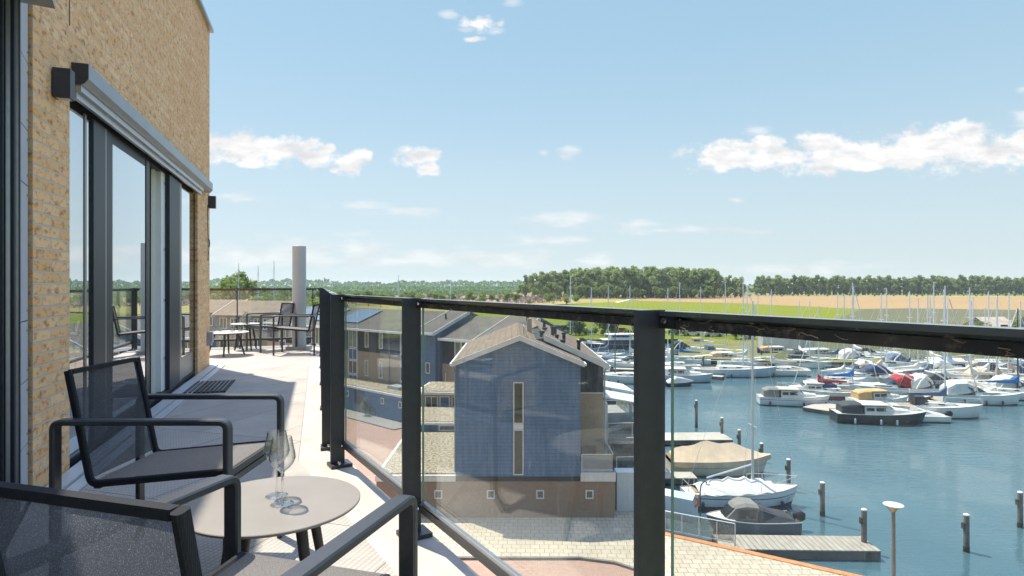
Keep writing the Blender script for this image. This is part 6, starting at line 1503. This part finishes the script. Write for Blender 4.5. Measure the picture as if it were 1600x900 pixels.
# big wood in the middle: front row of round trees, poplars behind
for row, (n, y0, s0, lst) in enumerate(((42, 640, 1.12, POP), (36, 600, 1.10, POP), (30, 575, 1.05, POP))):
    for i in range(n):
        f = (i+rnd.uniform(.1,.9))/n; px = (818 if row == 0 else 838 if row == 1 else 905)+f*((1160 if row < 2 else 1110)-(818 if row == 0 else 838 if row == 1 else 905)); y = y0+rnd.uniform(-14, 14)
        tall = (.70+.42*math.sin(math.pi*min(1, max(0, (px-790)/430)))**.7)*(.80 if px > 1120 else 1)
        place(POP, rnd, X_at(px, y), y, s0*tall*rnd.uniform(.9,1.06), 'tall poplar in the dense wood beyond the green field', 'poplars of the wood beyond the green field')
for i in range(26):
    px = 812+i*13+rnd.uniform(-6,6); y = 545+rnd.uniform(-14,14)
    place(RND, rnd, X_at(px, y), y, rnd.uniform(.75,1.15)*(.8 if px > 960 else 1), 'broadleaf tree at the front edge of the wood', 'broadleaf trees along the front of the wood')
for i in range(12):
    px = 1164+i*3.2; y = 700; place(RND, rnd, X_at(px, y), y, .7, 'low tree in the gap between the wood and the poplar row', 'low trees between the wood and the poplar row') if i % 3 == 0 else None
# left: big tree, trees and bushes past the far railing
place(RND, rnd, X_at(371, 200), 200, 1.30, 'large rounded tree above the far railing between the brick corner and the first mast', None, sz=1.0) 
for i in range(34):
    px = 325+i*6+rnd.uniform(-4,4); y = rnd.uniform(185, 260)
    place(SHD if rnd.random() < .45 else SHR, rnd, X_at(px, y), y, rnd.uniform(1.5, 2.3), 'leafy bush beyond the houses past the far railing', 'bushes beyond the far railing')
for i in range(26):
    px = 330+i*19+rnd.uniform(-9,9); y = rnd.uniform(330, 420)
    place(RND, rnd, X_at(px, y), y, rnd.uniform(.62,.95)*(1 if px < 560 else .8), 'dark broadleaf tree scattered in the middle distance at the left', 'scattered trees in the middle distance')
for i in range(52):
    px = 480+i*8.2+rnd.uniform(-5,5); y = rnd.uniform(380, 600)
    place(SHR if rnd.random() < .6 else SHD, rnd, X_at(px, y), y, rnd.uniform(.8, 1.7), 'scrub bush on the flowering heath', 'scrub bushes on the heath')
# willow bushes and hedge on the dyke
for px, y, s in ((900,150,1.1),(905,151,.9),(950,148,1.45),(957,149,1.2),(993,149,.8),(1062,150,.7)):
    place(WIL, rnd, X_at(px, y), y, s, 'grey green willow bush on the dyke near the parked cars', 'willow bushes on the dyke')
for i in range(34):
    px = 862+i*11.5+rnd.uniform(-4,4); y = 154+rnd.uniform(-2,2)-(px-860)*.02
    if 1188 < px < 1205: continue
    place(SHD, rnd, X_at(px, y), y, rnd.uniform(.32,.5), 'low green hedge bush in front of the dyke road', 'low hedge along the dyke road')
for px, y, s in ((1150,140,.95),(1163,141,.8),(1172,140,.7),(1395,138,.9),(1405,140,.75),(1290,139,.6),(1385,141,.55)):
    place(SHD, rnd, X_at(px, y), y, s*1.15, 'dark bush on the grass bank behind the boats', 'dark bushes on the grass bank')
for px, y, s in ((1515,152,.8),(1530,150,.9),(1545,147,.75),(1600,146,1.2),(1612,148,1.5),(1585,150,.8),(1438,160,.45)):
    place(SHR, rnd, X_at(px, y), y, s, 'light green bush around the barn', 'bushes around the barn')
for i in range(16):
    px = 560+i*13+rnd.uniform(-5,5); 
    if 640 < px < 700: continue
    y = rnd.uniform(165,185); place(WIL, rnd, X_at(px, y), y, rnd.uniform(.55,.9), 'small willow bush on the meadow behind the terraced row', 'willow bushes on the meadow')
for i in range(30):
    px = 1170+i*16+rnd.uniform(-7,7); y = rnd.uniform(640,690); place(SHD, rnd, X_at(px, y), y, rnd.uniform(.5,.9), 'tiny dark bush on the strip in front of the poplar row', 'bushes in front of the poplar row')
# green shrubs by houses
for px, py, s, lb in ((582,608,.42,'bright green shrub behind the glass fence of the low blue extension'),):
    pass
gsh = copy_tree(SHR[0]); q = X_.P(xg+2.6, -.5, 0); gsh.location = q; gsh.scale = (.22,.22,.42); gsh['label'] = 'bright green shrub in front of the low blue extension'; gsh['group'] = 'shrubs by the houses'
del gsh['group']
for i, (px, d) in enumerate(((338,88),(350,86),(326,84))):
    o = place(SHR, rnd, X_at(px, d), d, .8, 'light green garden shrub low behind the far low tables', 'garden shrubs behind the far low tables')
# never-placed prototypes are removed
for lst in (POP, RND, SHR, SHD, WIL):
    for o in lst:
        if o.name not in used:
            for c in list(o.children): bpy.data.objects.remove(c)
            bpy.data.objects.remove(o)
# far-off wood on the horizon, one mass
fw = MB(); r2 = random.Random(5); rt_ = [r2.random() for _ in range(4000)]
def bumpy(v):
    i = int(v); f = v-i; return rt_[i % 4000]*(1-f)+rt_[(i+1) % 4000]*f
for band, (y0, y1, x0, x1, hh, n) in enumerate(((1500,1900,325,840,21,8000),(1500,1700,840,1190,12,1500),(1300,1500,1570,1640,20,800),(900,1100,325,850,9,5000),(650,800,325,800,5,5000))):
    for i in range(n):
        y = r2.uniform(y0, y1); px = r2.uniform(x0, x1); x = X_at(px, y); h = hh*(.62+.28*bumpy(px*.11)+.22*bumpy(px*.043+50*band)+.22*bumpy(px*.45+900))
        if x0 == 325 and band == 0: h *= 1.0+.25*(px < 520)
        z = GZ+h*r2.random()**.6; s = r2.uniform(1.5,3.4)*(1 if band < 3 else .6); nr = Vector((r2.gauss(0,1), r2.gauss(-.5,1), r2.gauss(.5,1))).normalized(); a = nr.orthogonal().normalized(); b = nr.cross(a)
        c = Vector((x, y, z)); fw.add([c-a*s, c+b*s*.8, c+a*s, c-b*s*.8], [(0,1,2,3)])
fw.build('distant_wood', m_leaf('distant_leaves', (.07,.15,.06), (.14,.23,.08), .35), None, kind='stuff', label='far-off belt of woodland along the horizon', cat='wood')
# rosy seed heads over the heath
hf = MB()
for i in range(5200):
    y = r2.uniform(400, 640); px = r2.uniform(530, 880); x = X_at(px, y); 
    if math.sin(px*.04)+math.sin(y*.05+px*.01) < -.7: continue
    s = r2.uniform(.5,1.1); c = Vector((x, y, GZ+r2.uniform(.2,1.4))); nr = Vector((r2.gauss(0,1), r2.gauss(-.8,.6), r2.gauss(.6,.5))).normalized(); a = nr.orthogonal().normalized(); b = nr.cross(a)
    hf.add([c-a*s, c+b*s*.6, c+a*s, c-b*s*.6], [(0,1,2,3)])
hf.build('flowering_heath', m_leaf('heath_flowers', (.19,.135,.11), (.36,.24,.25), .3), None, kind='stuff', label='band of pinkish flowering heath beyond the meadow', cat='heath')
# ================================================================ AIR
hz = MB().box(-8150, 8150, -8150, 8150, WZ-1.7, 16)
ho = hz.build('haze', [], None, kind='stuff', label='thin summer haze over the flat land', cat='haze')
hm = bpy.data.materials.new('haze_air'); hm.use_nodes = True; nt = hm.node_tree; nt.nodes.clear()
o_ = nt.nodes.new('ShaderNodeOutputMaterial'); pv = nt.nodes.new('ShaderNodeVolumePrincipled'); pv.inputs['Density'].default_value = 1.1e-4
pv.inputs['Color'].default_value = (.86,.93,1,1); pv.inputs['Anisotropy'].default_value = .2; nt.links.new(pv.outputs[0], o_.inputs[1])
ho.data.materials.append(hm)
